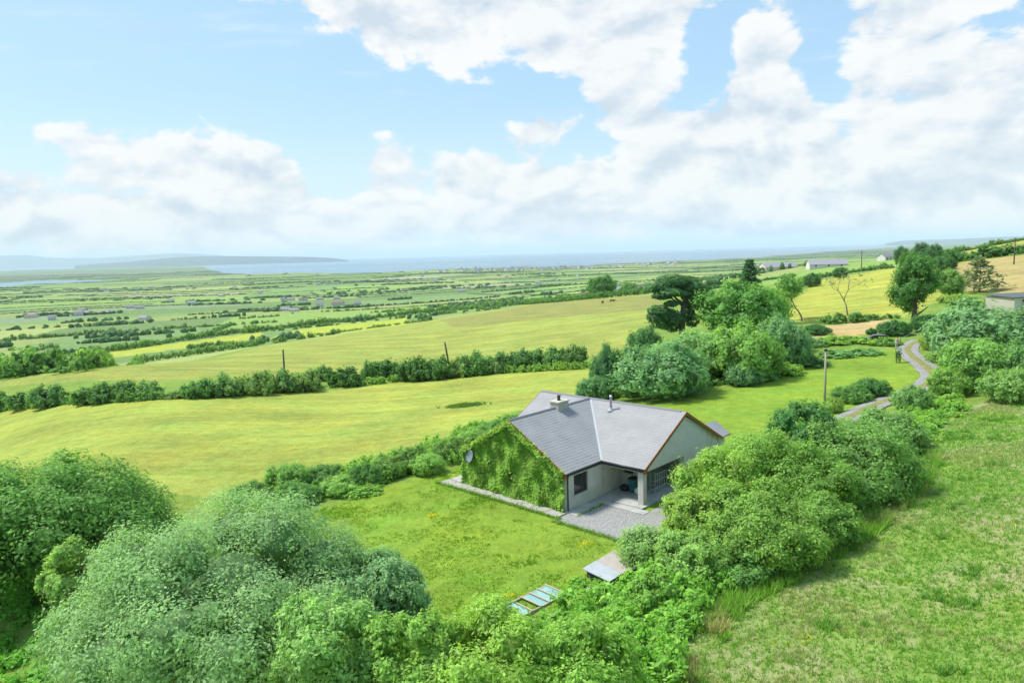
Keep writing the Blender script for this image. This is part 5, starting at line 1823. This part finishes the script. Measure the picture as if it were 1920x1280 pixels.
# ------------------------------------------------------------------ cars, people, cattle
def car(name, label, x, y, rz, paint, s=1.0):
    z = hz(x, y)
    e = empty(name, (x, y, z), rz)
    e.scale = (s, s, s)
    prof = [(-2.1, .35), (-2.15, .62), (-2.05, .9), (-1.75, .98), (-1.3, 1.42), (.35, 1.46), (1.05, 1.0), (1.95, .86), (2.12, .6), (2.1, .35)]
    mb = MB()
    mb.slab([(px, -.86, pz) for px, pz in prof], (0, 1.72, 0))
    b = mb.build('body', paint, e)
    bv = b.modifiers.new('soft', 'BEVEL'); bv.width = .09; bv.segments = 2
    gl = MB()
    for s_ in (-1, 1):
        q = [(-1.55, s_ * .872, 1.0), (.75, s_ * .872, 1.0), (.28, s_ * .872, 1.38), (-1.22, s_ * .872, 1.36)]
        gl.slab(q if s_ > 0 else q[::-1], (0, s_ * .012, 0))
    gl.build('side_window', WINDOWD, e)
    gl = MB(); gl.slab([(1.02, -.7, 1.04), (1.02, .7, 1.04), (.46, .62, 1.42), (.46, -.62, 1.42)], (.02, 0, .015)); gl.build('windscreen', GLASSM, e)
    gl = MB(); gl.slab([(-1.74, -.65, 1.05), (-1.74, .65, 1.05), (-1.36, .6, 1.38), (-1.36, -.6, 1.38)], (-.02, 0, .015)); gl.build('rear_window', GLASSM, e)
    tm = mat('tyre rubber', (.02, .02, .02), .9, .1, 5.0); rm = mat('wheel rim', (.45, .46, .48), .4, .05, 5.0, metal=.6)
    for wx in (-1.3, 1.32):
        for wy in (-.8, .8):
            w = MB(); w.tube([(wx, wy - .11, .32), (wx, wy + .11, .32)], .32, 14); t = w.build('wheel', tm, e)
            w = MB(); w.tube([(wx, wy - .125, .32), (wx, wy + .125, .32)], .19, 10); w.build('rim', rm, t)
    for wy in (-.6, .6):
        w = MB(); w.box(2.06, 2.13, wy - .16, wy + .16, .6, .74); w.build('headlight', mat('lamp glass', (.8, .8, .8), .2, .02, 3.0), e)
        w = MB(); w.box(-2.16, -2.09, wy - .14, wy + .14, .66, .84); w.build('tail_light', mat('red lamp', (.4, .02, .02), .3, .02, 3.0), e)
    tag(e, label, 'car')


x, y = G(1670, 649)
car('parked_car', 'dark car parked behind the green bank at the drive entrance', x - .5, y + 3.4, R(160), mat('dark car paint', (.018, .02, .024), .25, .05, 1.0, spec=.6))
x, y = G(1893, 572)
car('parked_car', 'red car parked in front of the long low shed', x, y, R(15), mat('red car paint', (.30, .03, .035), .3, .05, 1.0, spec=.6))
x, y = G(1906, 576)
car('parked_car', 'white car beside the red car at the right edge', x + .6, y - .3, R(20), mat('white car paint', (.72, .72, .74), .3, .03, 1.0, spec=.6))


def person():
    x, y = G(1681, 654)
    e = empty('person', (x, y, hz(x, y)), R(20))
    # one continuous body: skeleton with radii grown by a skin modifier
    J = [((0, 0, .95), .15), ((0, 0, 1.18), .14), ((0, 0, 1.42), .16), ((0, 0, 1.53), .06), ((0, .0, 1.60), .07), ((0, 0, 1.72), .105), ((0, 0, 1.80), .06),
         ((.1, 0, .88), .1), ((.11, -.02, .48), .07), ((.11, .02, .09), .05), ((.11, -.14, .04), .04),
         ((-.1, 0, .88), .1), ((-.12, .04, .48), .07), ((-.13, .08, .09), .05), ((-.13, -.08, .04), .04),
         ((.2, 0, 1.42), .065), ((.27, .02, 1.14), .048), ((.26, -.08, .9), .036), ((.26, -.1, .8), .035),
         ((-.2, 0, 1.42), .065), ((-.28, .02, 1.14), .048), ((-.24, -.14, .98), .036), ((-.2, -.22, .94), .035)]
    E_ = [(0, 1), (1, 2), (2, 3), (3, 4), (4, 5), (5, 6), (0, 7), (7, 8), (8, 9), (9, 10), (0, 11), (11, 12), (12, 13), (13, 14), (2, 15), (15, 16), (16, 17), (17, 18), (2, 19), (19, 20), (20, 21), (21, 22)]
    me = bpy.data.meshes.new('body')
    me.from_pydata([j[0] for j in J], E_, [])
    m = bpy.data.materials.new('person clothes'); m.use_nodes = True
    g = NT(m.node_tree)
    out = g.n('ShaderNodeOutputMaterial'); b = g.n('ShaderNodeBsdfPrincipled')
    sx = g.n('ShaderNodeSeparateXYZ'); g.put(sx.inputs[0], g.n('ShaderNodeTexCoord').outputs['Object'])
    zz = sx.outputs[2]
    c = g.mix(g.m('GREATER_THAN', zz, .93), (.45, .43, .45, 1), (.75, .60, .58, 1))
    c = g.mix(g.m('GREATER_THAN', zz, 1.54), c, (.52, .33, .26, 1))
    c = g.mix(g.m('GREATER_THAN', zz, 1.74), c, (.16, .12, .09, 1))
    c = g.mix(g.m('LESS_THAN', zz, .1), c, (.05, .05, .05, 1))
    g.put(b.inputs['Base Color'], c); b.inputs['Roughness'].default_value = .9
    g.put(out.inputs['Surface'], b.outputs[0])
    o = link('body', me, e, m)
    sk = o.modifiers.new('skin', 'SKIN')
    for i, j in enumerate(J):
        v = me.skin_vertices[0].data[i]
        v.radius = (j[1], j[1] * (.75 if i < 3 else 1))
        v.use_root = i == 0
    sb = o.modifiers.new('sub', 'SUBSURF'); sb.levels = sb.render_levels = 1
    vest = MB()
    ring = []
    for zz_, rx, ry in ((1.0, .19, .14), (1.2, .185, .135), (1.40, .2, .135), (1.48, .13, .1)):
        b0 = len(vest.v)
        for j in range(12):
            a = 2 * math.pi * j / 12
            vest.v.append((rx * math.cos(a) * 1.03, ry * math.sin(a) * 1.03, zz_))
        ring.append(b0)
    for r0, r1 in zip(ring, ring[1:]):
        for j in range(12):
            if 3 <= j <= 8: continue
            vest.f.append([r0 + j, r0 + (j + 1) % 12, r1 + (j + 1) % 12, r1 + j]); vest.mi.append(0)
    vo = vest.build('jacket', mat('orange cloth', (.75, .27, .06), .8, .05, 3.0), e)
    sm = vo.modifiers.new('thick', 'SOLIDIFY'); sm.thickness = .02
    tag(e, 'person in pale clothes and orange jacket standing at the drive entrance', 'person')


person()


def cow(label, u, v, rz, s):
    x, y = G(u, v)
    e = empty('cow', (x, y, hz(x, y)), rz)
    J = [((-.8, 0, 1.15), .3), ((-.3, 0, 1.1), .37), ((.3, 0, 1.08), .38), ((.75, 0, 1.15), .3), ((1.1, 0, 1.2), .2), ((1.4, 0, 1.0), .15), ((1.65, 0, .78), .09),
         ((.65, .18, .75), .12), ((.67, .18, .4), .07), ((.65, .18, .04), .06), ((.65, -.18, .75), .12), ((.6, -.18, .4), .07), ((.62, -.18, .04), .06),
         ((-.7, .2, .8), .15), ((-.82, .2, .45), .08), ((-.76, .2, .04), .06), ((-.7, -.2, .8), .15), ((-.88, -.2, .45), .08), ((-.84, -.2, .04), .06), ((-1.02, 0, 1.2), .05), ((-1.1, 0, .7), .03),
         ((1.36, .2, 1.12), .04), ((1.36, -.2, 1.12), .04)]
    E_ = [(0, 1), (1, 2), (2, 3), (3, 4), (4, 5), (5, 6), (3, 7), (7, 8), (8, 9), (3, 10), (10, 11), (11, 12), (0, 13), (13, 14), (14, 15), (0, 16), (16, 17), (17, 18), (0, 19), (19, 20), (5, 21), (5, 22)]
    me = bpy.data.meshes.new('body'); me.from_pydata([j[0] for j in J], E_, [])
    o = link('body', me, e, mat('brown cow hide', (.16, .075, .03), .8, .2, 2.0))
    o.modifiers.new('skin', 'SKIN')
    for i, j in enumerate(J):
        v_ = me.skin_vertices[0].data[i]; v_.radius = (j[1], j[1]); v_.use_root = i == 1
    sb = o.modifiers.new('sub', 'SUBSURF'); sb.levels = sb.render_levels = 1
    e.scale = (s, s, s)
    tag(e, label, 'cow')


cow('brown cow standing end-on, left of the two in the second hay field', 1130, 570, R(70), 1.15)
cow('brown cow standing sideways, right of the two in the second hay field', 1148, 568, R(5), 1.15)


# ------------------------------------------------------------------ poles and wires
POLE = mat('weathered pole wood', (.33, .30, .22), .85, .2, 1.5, .3, 20.0)
DPOLE = mat('dark pole wood', (.10, .085, .07), .85, .2, 1.5)


def pole(label, u, vb, vt, r, lean=0.0, m=POLE, dist=None, name='utility_pole', arm=False):
    if dist: x, y, z, h = spot(u, vt, dist, (vb + vt) / 2)
    else:
        x, y = G(u, vb); z = hz(x, y); h = topz(vt, u, x, y) - z
    e = empty(name, (x, y, z - .2))
    mb = MB(); mb.tube([(0, 0, 0), (lean * h * .5, 0, h * .5), (lean * h, 0, h + .2)], [r * 1.15, r, r * .85], 10); mb.build('post', m, e, True)
    if arm:
        mb = MB(); mb.box(-.12 + lean * h, .12 + lean * h, -.12, .12, h + .05, h + .25); mb.build('cap', BLACKP, e)
    if arm == 2:
        mb = MB(); mb.box(-.7, .7, -.06, .06, h - .6, h - .48); mb.build('crossarm', m, e)
        for xx in (-.55, 0, .55):
            mb = MB(); mb.lathe([(.03, 0), (.06, .05), (.06, .12), (.03, .16)], (xx, 0, h - .48), 8); mb.build('insulator', BLACKP, e)
    tag(e, label, 'pole')
    return Vector((x + lean * h, y, z + h))


ptop = pole('pale wooden utility pole standing in the right hedge beside the lawn', 1546, 772, 655, .115, -.004, arm=1)
mb = MB()
pole('thin wooden pole in the hedgerow between the hay fields', 535, 722, 655, .16, 0, DPOLE)
pole('leaning wooden pole behind the hedgerow shrubs', 842, 682, 641, .2, -.16, DPOLE)
pole('dark utility pole on the brown field at the right edge', 1901, 496, 446, .16, 0, DPOLE, arm=2)
pole('dark pole beside the farm buildings above the yellow slope', 1615, 505, 470, .2, 0, DPOLE, arm=2)
pole('thin far pole left of the dark conifer', 1373, 520, 503, .2, 0, DPOLE)
# a stay wire at the entrance
e = empty('stay_wire', (0, 0, 0))
x0, y0 = G(1688, 642)
a = Vector((x0, y0, topz(635, 1688, x0, y0)))
x1, y1, z1, h1 = spot(1762, 594, 112, 596)
b = Vector((x1, y1, z1 + h1))
e.location = a
mb = MB(); mb.tube([(0, 0, 0), (b - a) * .5 + Vector((0, 0, -.12)), b - a], .028, 5); mb.build('wire', mat('wire grey', (.30, .32, .32), .6, .05, 2.0, metal=.3), e)
mb = MB(); mb.tube([(0, 0, hz(x0, y0) - a.z - .1), (0, 0, .1)], [.06, .05], 6); mb.build('anchor_post', DPOLE, e)
tag(e, 'pale wire slanting from the entrance up to the right', 'wire')
# tree guard on the lawn
x, y = G(1684, 680)
e = empty('tree_guard', (x, y, hz(x, y) - .05))
for i in range(4):
    a_ = i * math.pi / 2 + .5
    mb = MB(); mb.tube([(.3 * math.cos(a_), .3 * math.sin(a_), 0), (.3 * math.cos(a_), .3 * math.sin(a_), 1.35)], .04, 6); mb.build('stake', DPOLE, e)
for hh in (.5, 1.2):
    mb = MB(); mb.tube([(.31 * math.cos(t * math.pi / 4), .31 * math.sin(t * math.pi / 4), hh) for t in range(9)], .02, 4); mb.build('ring', DPOLE, e)
mb = MB(); mb.tube([(0, 0, 0), (.05, 0, 1.0), (0, .05, 1.9)], [.04, .03, .01], 6); mb.build('trunk', BARK, e)
rg_ = np.random.default_rng(3)
P_ = np.array([0, 0, 1.2]) + rg_.normal(size=(260, 3)) * np.array([.22, .22, .45])
V_, F_, L_ = leaves(P_, unit(rg_.normal(size=(260, 3)) + np.array([0, 0, .5])), .13, rg_)
me_ = np_mesh('crown', V_, F_, {'lv': L_}); me_.materials.append(LEAF)
o_ = link('crown', me_, e); o_.color = (.06, .12, .045, 1)
tag(e, 'young tree in a staked guard on the lawn beside the drive', 'young tree')


# ------------------------------------------------------------------ things in the garden
def cold_frame():
    A = np.array([*G(943, 1141)]); B = np.array([*G(1023, 1098)]); C = np.array([*G(1066, 1112)])
    ax = (B - A) / np.linalg.norm(B - A)
    L = np.linalg.norm(B - A); W = np.linalg.norm(C - B)
    rz = math.atan2(ax[1], ax[0])
    e = empty('cold_frame', (A[0], A[1], hz(*A)), rz)
    wood = mat('grey timber', (.40, .37, .30), .9, .2, 4.0)
    aqua = mat('aqua glazing', (.22, .40, .37), .3, .12, 1.2, spec=.6, stain=((.45, .62, .60, 1), (1.3, 1.3, 1.3), .5, .75, .5))
    n = 5
    for (x0, x1, y0, y1) in ((0, L, -.06, 0.0), (0, L, -W, -W + .06), (0, .06, -W + .06, -.06), (L - .06, L, -W + .06, -.06)):
        mb = MB(); mb.box(x0, x1, y0, y1, -.05, .16); mb.build('side_board', wood, e)
    for i in range(n):
        x0 = L * i / n; x1 = L * (i + 1) / n
        mb = MB(); mb.box(x0 - (.03 if i else 0), x0 + .05, -W - .02, .02, .162, .21); mb.build('glazing_bar', wood, e)
        if i == 1: continue
        mb = MB(); dz = .0 if i else -.1
        mb.hexa([(x0 + .07, -W + .07, .13 + dz), (x1 - .05, -W + .07, .13), (x1 - .05, -.07, .13), (x0 + .07, -.07, .13 + dz), (x0 + .07, -W + .07, .15 + dz), (x1 - .05, -W + .07, .15), (x1 - .05, -.07, .15), (x0 + .07, -.07, .15 + dz)])
        mb.build('pane', aqua, e)
    mb = MB(); mb.box(L - .05, L + .03, -W - .02, .02, .162, .21); mb.build('glazing_bar', wood, e)
    tag(e, 'old timber cold frame with turquoise panes at the bottom of the lawn', 'cold frame')


cold_frame()


def hutch():
    A = np.array([*G(1092, 1085)]); B = np.array([*G(1152, 1050)])
    ax = (B - A) / np.linalg.norm(B - A)
    L = 2.9; W = 1.7
    e = empty('hutch', (A[0], A[1], hz(*A)), math.atan2(ax[1], ax[0]))
    sheet = mat('pale weathered sheet', (.40, .36, .33), .8, .15, 2.0, stain=((.38, .27, .19, 1), (1.5, 1.5, 1.5), .5, .72, .6))
    sheet2 = mat('bleached board', (.38, .41, .44), .7, .12, 2.0)
    dark = mat('dark hutch boards', (.07, .08, .085), .9, .2, 3.0)
    for (x0, x1, m) in ((0, 1.15, sheet2), (1.17, 2.0, sheet), (2.02, L, sheet)):
        mb = MB(); mb.hexa([(x0, -W - .2 * (x0 > 1), .34), (x1, -W - .2 * (x0 > 1), .36), (x1, 0, .56), (x0, 0, .54), (x0, -W - .2 * (x0 > 1), .375), (x1, -W - .2 * (x0 > 1), .395), (x1, 0, .595), (x0, 0, .575)]); mb.build('roof_sheet', m, e)
    mb = MB(); mb.box(.3, L - .2, -.12, -.06, -.05, .52); mb.build('back_board', dark, e)
    for x0 in (.3, L - .26):
        mb = MB(); mb.box(x0, x0 + .06, -W + .3, -.13, -.05, .36); mb.build('side_board', dark, e)
    for x0 in (1.2, 1.9, 2.5):
        mb = MB(); mb.box(x0, x0 + .08, -W + .2, -W + .28, -.05, .36); mb.build('post', sheet2, e)
    tag(e, 'low tumbledown hutch with pale sheet roof at the lawn edge', 'hutch')
    # a loose board beside it
    p = G(1118, 1102)
    mb = MB(); mb.box(-.5, .5, -.2, .2, .02, .06)
    o = mb.build('loose_board', sheet, loc=(p[0], p[1], hz(*p) + .02)); o.rotation_euler = (0, R(4), .6)
    tag(o, 'pale loose board lying in the weeds below the hutch', 'board')


hutch()


def porch_clutter():
    def hz_(x, y, z=.13): return hw(x, y, z)
    bag = mat('black bag', (.015, .016, .018), .5, .1, 4.0, spec=.5)
    teal = mat('teal plastic', (.03, .14, .16), .4, .1, 4.0)
    white = mat('white sack', (.62, .64, .66), .7, .08, 4.0)
    rg = np.random.default_rng(8)
    def sack(name, label, x, y, r, h, m):
        iv, jf = ICO1
        V = iv * (1 + rg.uniform(-.1, .1, (len(iv), 1))) * np.array([r, r * .9, h * .55]) + np.array([0, 0, h * .5])
        V[:, 2] = np.maximum(V[:, 2], 0)
        top = V[:, 2] > h * .85
        V[top, :2] *= .5
        me = np_mesh(name, V, jf, smooth=True); me.materials.append(m)
        tag(link(name, me, loc=hz_(x, y)), label, 'bag')
    sack('bin_bag', 'black bag on the carport floor near the house wall', .75, 5.6, .36, .5, bag)
    sack('sack', 'white sack leaning beside the teal bin in the carport', 2.0, 5.5, .32, .55, white)
    e = empty('wheelie_bin', hz_(1.4, 5.75), HROT)
    mb = MB(); mb.hexa([(-.2, -.24, .06), (.2, -.24, .06), (.2, .2, .06), (-.2, .2, .06), (-.27, -.3, .95), (.27, -.3, .95), (.27, .28, .95), (-.27, .28, .95)]); mb.build('bin_body', teal, e)
    mb = MB(); mb.box(-.29, .29, -.32, .33, .95, 1.04); mb.build('lid', bag, e)
    for s in (-1, 1):
        mb = MB(); mb.tube([(s * .2 - .04, .24, .1), (s * .2 + .04, .24, .1)], .1, 10); mb.build('wheel', bag, e)
    mb = MB(); mb.tube([(-.2, .4, .98), (.2, .4, .98)], .02, 6); mb.build('handle', bag, e)
    tag(e, 'teal wheelie bin with dark lid against the carport wall', 'bin')
    # bicycle-like garden frames behind the column
    e = empty('metal_rack', hz_(2.6, 7.3), HROT)
    met = mat('pale tube metal', (.55, .58, .6), .4, .1, 4.0, metal=.4)
    for i in range(5):
        mb = MB(); mb.tube([(-.2 + .1 * i, -1.0, 0), (-.2 + .1 * i, -1.0, 1.5)], .02, 5) if i in (0, 4) else mb.tube([(-.2, -1.0 , .3 * i), (.2, -1.0, .3 * i)], .015, 5)
        mb.build('bar', met, e)
    for i in range(6):
        mb = MB(); mb.tube([(.2, -1.0 + .3 * i, 0), (.2, -1.0 + .3 * i, 1.4)], .022, 5); mb.build('upright', met, e)
    for z_ in (.4, .9, 1.38):
        mb = MB(); mb.tube([(.2, -1.0, z_), (.2, .5, z_)], .018, 5); mb.build('rail', met, e)
    tag(e, 'pale metal tube rack standing in the shade behind the column', 'rack')


porch_clutter()


# ------------------------------------------------------------------ rough grass, weeds, undergrowth
def vnoise(x, y, s, seed):
    rg = np.random.default_rng(seed)
    tab = rg.uniform(0, 1, (64, 64))
    a, b = x / s, y / s
    i, j = np.floor(a).astype(int), np.floor(b).astype(int)
    fx, fy = a - i, b - j
    fx = fx * fx * (3 - 2 * fx); fy = fy * fy * (3 - 2 * fy)
    g = lambda p, q: tab[p % 64, q % 64]
    return (g(i, j) * (1 - fx) + g(i + 1, j) * fx) * (1 - fy) + (g(i, j + 1) * (1 - fx) + g(i + 1, j + 1) * fx) * fy


def grass(name, label, X, Y, hgt, wid, color, seed, blades=5):
    rg = np.random.default_rng(seed)
    n = len(X)
    Z = H(X, Y)
    m = n * blades
    bx = np.repeat(X, blades) + rg.normal(0, wid * 1.6, m); by = np.repeat(Y, blades) + rg.normal(0, wid * 1.6, m); bz = np.repeat(Z, blades) - .02
    h = np.repeat(hgt * rg.uniform(.5, 1.3, n), blades) * rg.uniform(.6, 1.2, m)
    a = rg.uniform(0, 6.28, m)
    w = wid * rg.uniform(.5, 1.2, m)
    dx, dy = np.cos(a), np.sin(a)
    la = rg.uniform(0, 6.28, m); ln = h * rg.uniform(.2, .8, m)
    V = np.stack([np.stack([bx - dx * w, by - dy * w, bz], -1), np.stack([bx + dx * w, by + dy * w, bz], -1), np.stack([bx + np.cos(la) * ln, by + np.sin(la) * ln, bz + h], -1)], 1).reshape(-1, 3)
    T = np.arange(3 * m).reshape(-1, 3)
    lv = np.repeat(np.clip(np.repeat(rg.uniform(0, 1, n), blades) * .6 + rg.uniform(0, .4, m), 0, 1), 3)
    me = np_mesh(name, V, T, {'lv': lv}); me.materials.append(LEAF)
    o = link(name, me); o.color = (*color, 1)
    tag(o, label, kind='stuff')


def scatter(poly, n, rg, power=1.0):
    """points inside a ground outline, denser near the camera"""
    P = np.array(poly)
    lo, hi = P.min(0), P.max(0)
    x = rg.uniform(lo[0], hi[0], n * 8); y = lo[1] + (hi[1] - lo[1]) * rg.uniform(0, 1, n * 8) ** power
    m = in_poly(x, y, P)
    return x[m][:n], y[m][:n]


rgg = np.random.default_rng(51)
MEAD = gpoly([(1120, 1330), (1240, 1200), (1340, 1120), (1470, 1060), (1620, 980), (1705, 905), (1740, 855), (1790, 785), (1860, 755), (2100, 730), (2300, 1000), (2400, 1500), (1000, 1500)])
x, y = scatter(MEAD, 34000, rgg, 1.4)
nz = vnoise(x, y, 2.3, 1) * .6 + vnoise(x, y, .8, 2) * .4
k = nz > -1
grass('meadow_grass', 'long green grass of the rough meadow', x[k], y[k], .17, .034, (.105, .19, .03), 1, 4)
k2 = (vnoise(x, y, 3.1, 3) * .6 + vnoise(x, y, .9, 4) * .4) > .57
grass('dry_grass', 'pale seeding grass in patches over the rough meadow', x[k2] + .1, y[k2] + .1, .22, .026, (.24, .22, .12), 2, 4)
k3 = (vnoise(x, y, 1.6, 5) * .5 + vnoise(x, y, .7, 6) * .5) > .74
grass('rush_tufts', 'dark tussocks in the rough meadow', x[k3], y[k3], .30, .04, (.095, .175, .035), 3, 6)
k4 = (vnoise(x, y, 2.0, 7)) > .86
grass('yellow_flowers', 'scattered yellow flowers in the rough meadow', x[k4][::9], y[k4][::9], .3, .04, (.42, .34, .03), 4, 2)
LAWN = gpoly(FIELDS[9][1][:4] + [(930, 960), (1060, 1000), (1150, 1020), (1130, 1060), (1080, 1130), (900, 1165), (720, 1130), (640, 1040)])
x, y = scatter(LAWN, 16000, rgg, 1.0)
k = (vnoise(x, y, 1.7, 8) * .6 + vnoise(x, y, .6, 9) * .4) > .45
grass('lawn_grass', 'uneven short grass of the lawn', x[k], y[k], .08, .035, (.10, .165, .016), 5, 4)
k = (vnoise(x, y, 3.0, 14) * .6 + vnoise(x, y, .9, 15) * .4) > .66
grass('lawn_tufts', 'darker tufts of longer grass on the lawn', x[k], y[k], .13, .035, (.10, .178, .018), 6, 4)
for (u, v, lab_) in ((812, 966, 'yellow flower patch on the lawn left of centre'), (1098, 1020, 'yellow flower patch on the lawn near the gravel'), (956, 1118, 'yellow flower patch left of the cold frame')):
    cx, cy = G(u, v)
    fx, fy = cx + rgg.normal(0, .26, 26), cy + rgg.normal(0, .2, 26)
    grass('lawn_flowers', lab_, fx, fy, .22, .04, (.42, .33, .02), int(u), 2)


def thicket(name, label, poly, n, hr, sr, color, libd, seed, power=1.0):
    rg = np.random.default_rng(seed)
    x, y = scatter(gpoly(poly), int(n * .78), rg, power)
    sr = (sr[0] * 1.12, sr[1] * 1.12)
    z = H(x, y)
    items = [(libd[int(rg.integers(len(libd)))], (x[i], y[i], z[i] - .1, rg.uniform(*sr), rg.uniform(*hr), rg.uniform(0, 6.28))) for i in range(len(x))]
    o = link(name, merge_crowns(name, items)); o.color = (*color, 1)
    tag(o, label, kind='stuff')


cx_, cy_ = G(872, 761)
gx_ = cx_ + rgg.normal(0, 1.1, 300); gy_ = cy_ + rgg.normal(0, .6, 300)
grass('rush_patch', 'dark rushy mound alone in the nearest hay field', gx_, gy_, .4, .09, (.075, .13, .03), 88, 5)
gx_ = rgg.uniform(-11.4, .6, 900); gy_ = -1.3 + rgg.normal(0, .07, 900)
gx_ = np.concatenate([gx_, rgg.uniform(.4, 9, 500), rgg.uniform(-11.2, .2, 160), rgg.normal(1.05, .05, 120)]); gy_ = np.concatenate([gy_, -1.78 + rgg.normal(0, .09, 500), rgg.uniform(-1.25, -.3, 160), rgg.uniform(-.2, 2.6, 120)])
W_ = np.array([hw(a_, b_)[:2] for a_, b_ in zip(gx_, gy_)])
grass('path_edge_grass', 'weeds and grass along the edges of the path and yard', W_[:, 0], W_[:, 1], .2, .035, (.11, .18, .03), 89, 4)
EDGE = gpoly([(1290, 1210), (1380, 1095), (1490, 1055), (1620, 975), (1705, 900), (1745, 850), (1770, 850), (1740, 915), (1650, 1000), (1520, 1080), (1410, 1130), (1360, 1200), (1300, 1290), (1230, 1290)])
ex_, ey_ = scatter(EDGE, 5200, rgg, 1.0)
kk_ = vnoise(ex_, ey_, 1.3, 21) > .38
grass('hedge_foot_grass', 'tall rough grass between the right hedge and the meadow', ex_[kk_], ey_[kk_], .5, .045, (.12, .205, .035), 90, 5)
kk_ = vnoise(ex_, ey_, 1.1, 22) > .68
grass('hedge_foot_straw', 'straw coloured tall grass at the foot of the right hedge', ex_[kk_], ey_[kk_], .55, .035, (.23, .21, .10), 91, 4)
SMALL = lib(200, 4, 8, 48, 6, .17, lobe=(.3, .46), spread=.12, cheap=True)
thicket('undergrowth', 'tangled nettles and brambles along the foot of the right hedge', [(1040, 1165), (1110, 1140), (1180, 1110), (1260, 1040), (1330, 1030), (1400, 1090), (1330, 1125), (1290, 1190), (1240, 1300), (1000, 1300), (960, 1190)], 190, (.5, 1.5), (.5, 1.1), (.13, .24, .04), SMALL, 71)
thicket('undergrowth', 'pale green weeds at the foot of the hutch and right hedge', [(1110, 1130), (1200, 1105), (1330, 1060), (1330, 1140), (1260, 1260), (1120, 1260)], 70, (.6, 1.3), (.4, .8), (.17, .28, .06), SMALL, 72)
thicket('undergrowth', 'short weeds growing round the foot of the hutch', [(1075, 1088), (1100, 1090), (1130, 1096), (1150, 1085), (1170, 1080), (1175, 1100), (1120, 1125), (1075, 1105)], 40, (.2, .5), (.25, .5), (.15, .26, .045), SMALL, 79)
thicket('undergrowth', 'leafy weeds on the bank between lawn and hay field', [(480, 950), (560, 905), (700, 868), (830, 825), (950, 785), (985, 785), (900, 850), (820, 880), (700, 925), (590, 960)], 130, (.5, 1.3), (.6, 1.2), (.14, .235, .045), SMALL, 73)
thicket('undergrowth', 'bracken and weeds along the foot of the hedge beside the meadow', [(1380, 1080), (1480, 1040), (1620, 960), (1700, 880), (1735, 830), (1790, 770), (1740, 760), (1680, 830), (1600, 930), (1450, 1030)], 110, (.4, 1.1), (.5, 1.0), (.14, .25, .05), SMALL, 74)
thicket('undergrowth', 'bright ferns beside the end of the drive', [(1690, 770), (1800, 740), (1800, 780), (1760, 830), (1730, 850), (1700, 830)], 90, (.4, 1.1), (.5, 1.0), (.15, .245, .045), SMALL, 75)
thicket('undergrowth', 'weeds below the willow bush at the left edge', [(-60, 1090), (100, 1080), (130, 1150), (120, 1300), (-80, 1300)], 110, (.3, .9), (.4, .9), (.11, .24, .035), SMALL, 76)
thicket('undergrowth', 'ferns and brambles under the clump behind the house', [(1100, 750), (1180, 755), (1300, 740), (1450, 700), (1530, 670), (1500, 650), (1300, 690), (1110, 725)], 90, (.5, 1.3), (.7, 1.5), (.115, .20, .05), SMALL, 77)
thicket('undergrowth', 'low green growth joining the bushes beside the drive', [(1740, 665), (1790, 690), (1800, 740), (1740, 760), (1690, 770), (1680, 755), (1740, 730), (1765, 705)], 60, (.5, 1.3), (.6, 1.3), (.14, .225, .06), SMALL, 78)

# ------------------------------------------------------------------ haze
def haze():
    mb = MB()
    mb.box(-96000, 96000, -3000, 96500, SEA_Z - 15, 500)
    m = bpy.data.materials.new('haze air')
    m.use_nodes = True
    g = NT(m.node_tree)
    out = g.n('ShaderNodeOutputMaterial')
    v = g.n('ShaderNodeVolumePrincipled')
    v.inputs['Color'].default_value = (.76, .89, 1.0, 1)
    v.inputs['Density'].default_value = 3.8e-5
    v.inputs['Anisotropy'].default_value = 0.0
    g.put(out.inputs['Volume'], v.outputs[0])
    tag(mb.build('haze', m), 'pale blue haze over the far lowland and sea', kind='stuff')


haze()
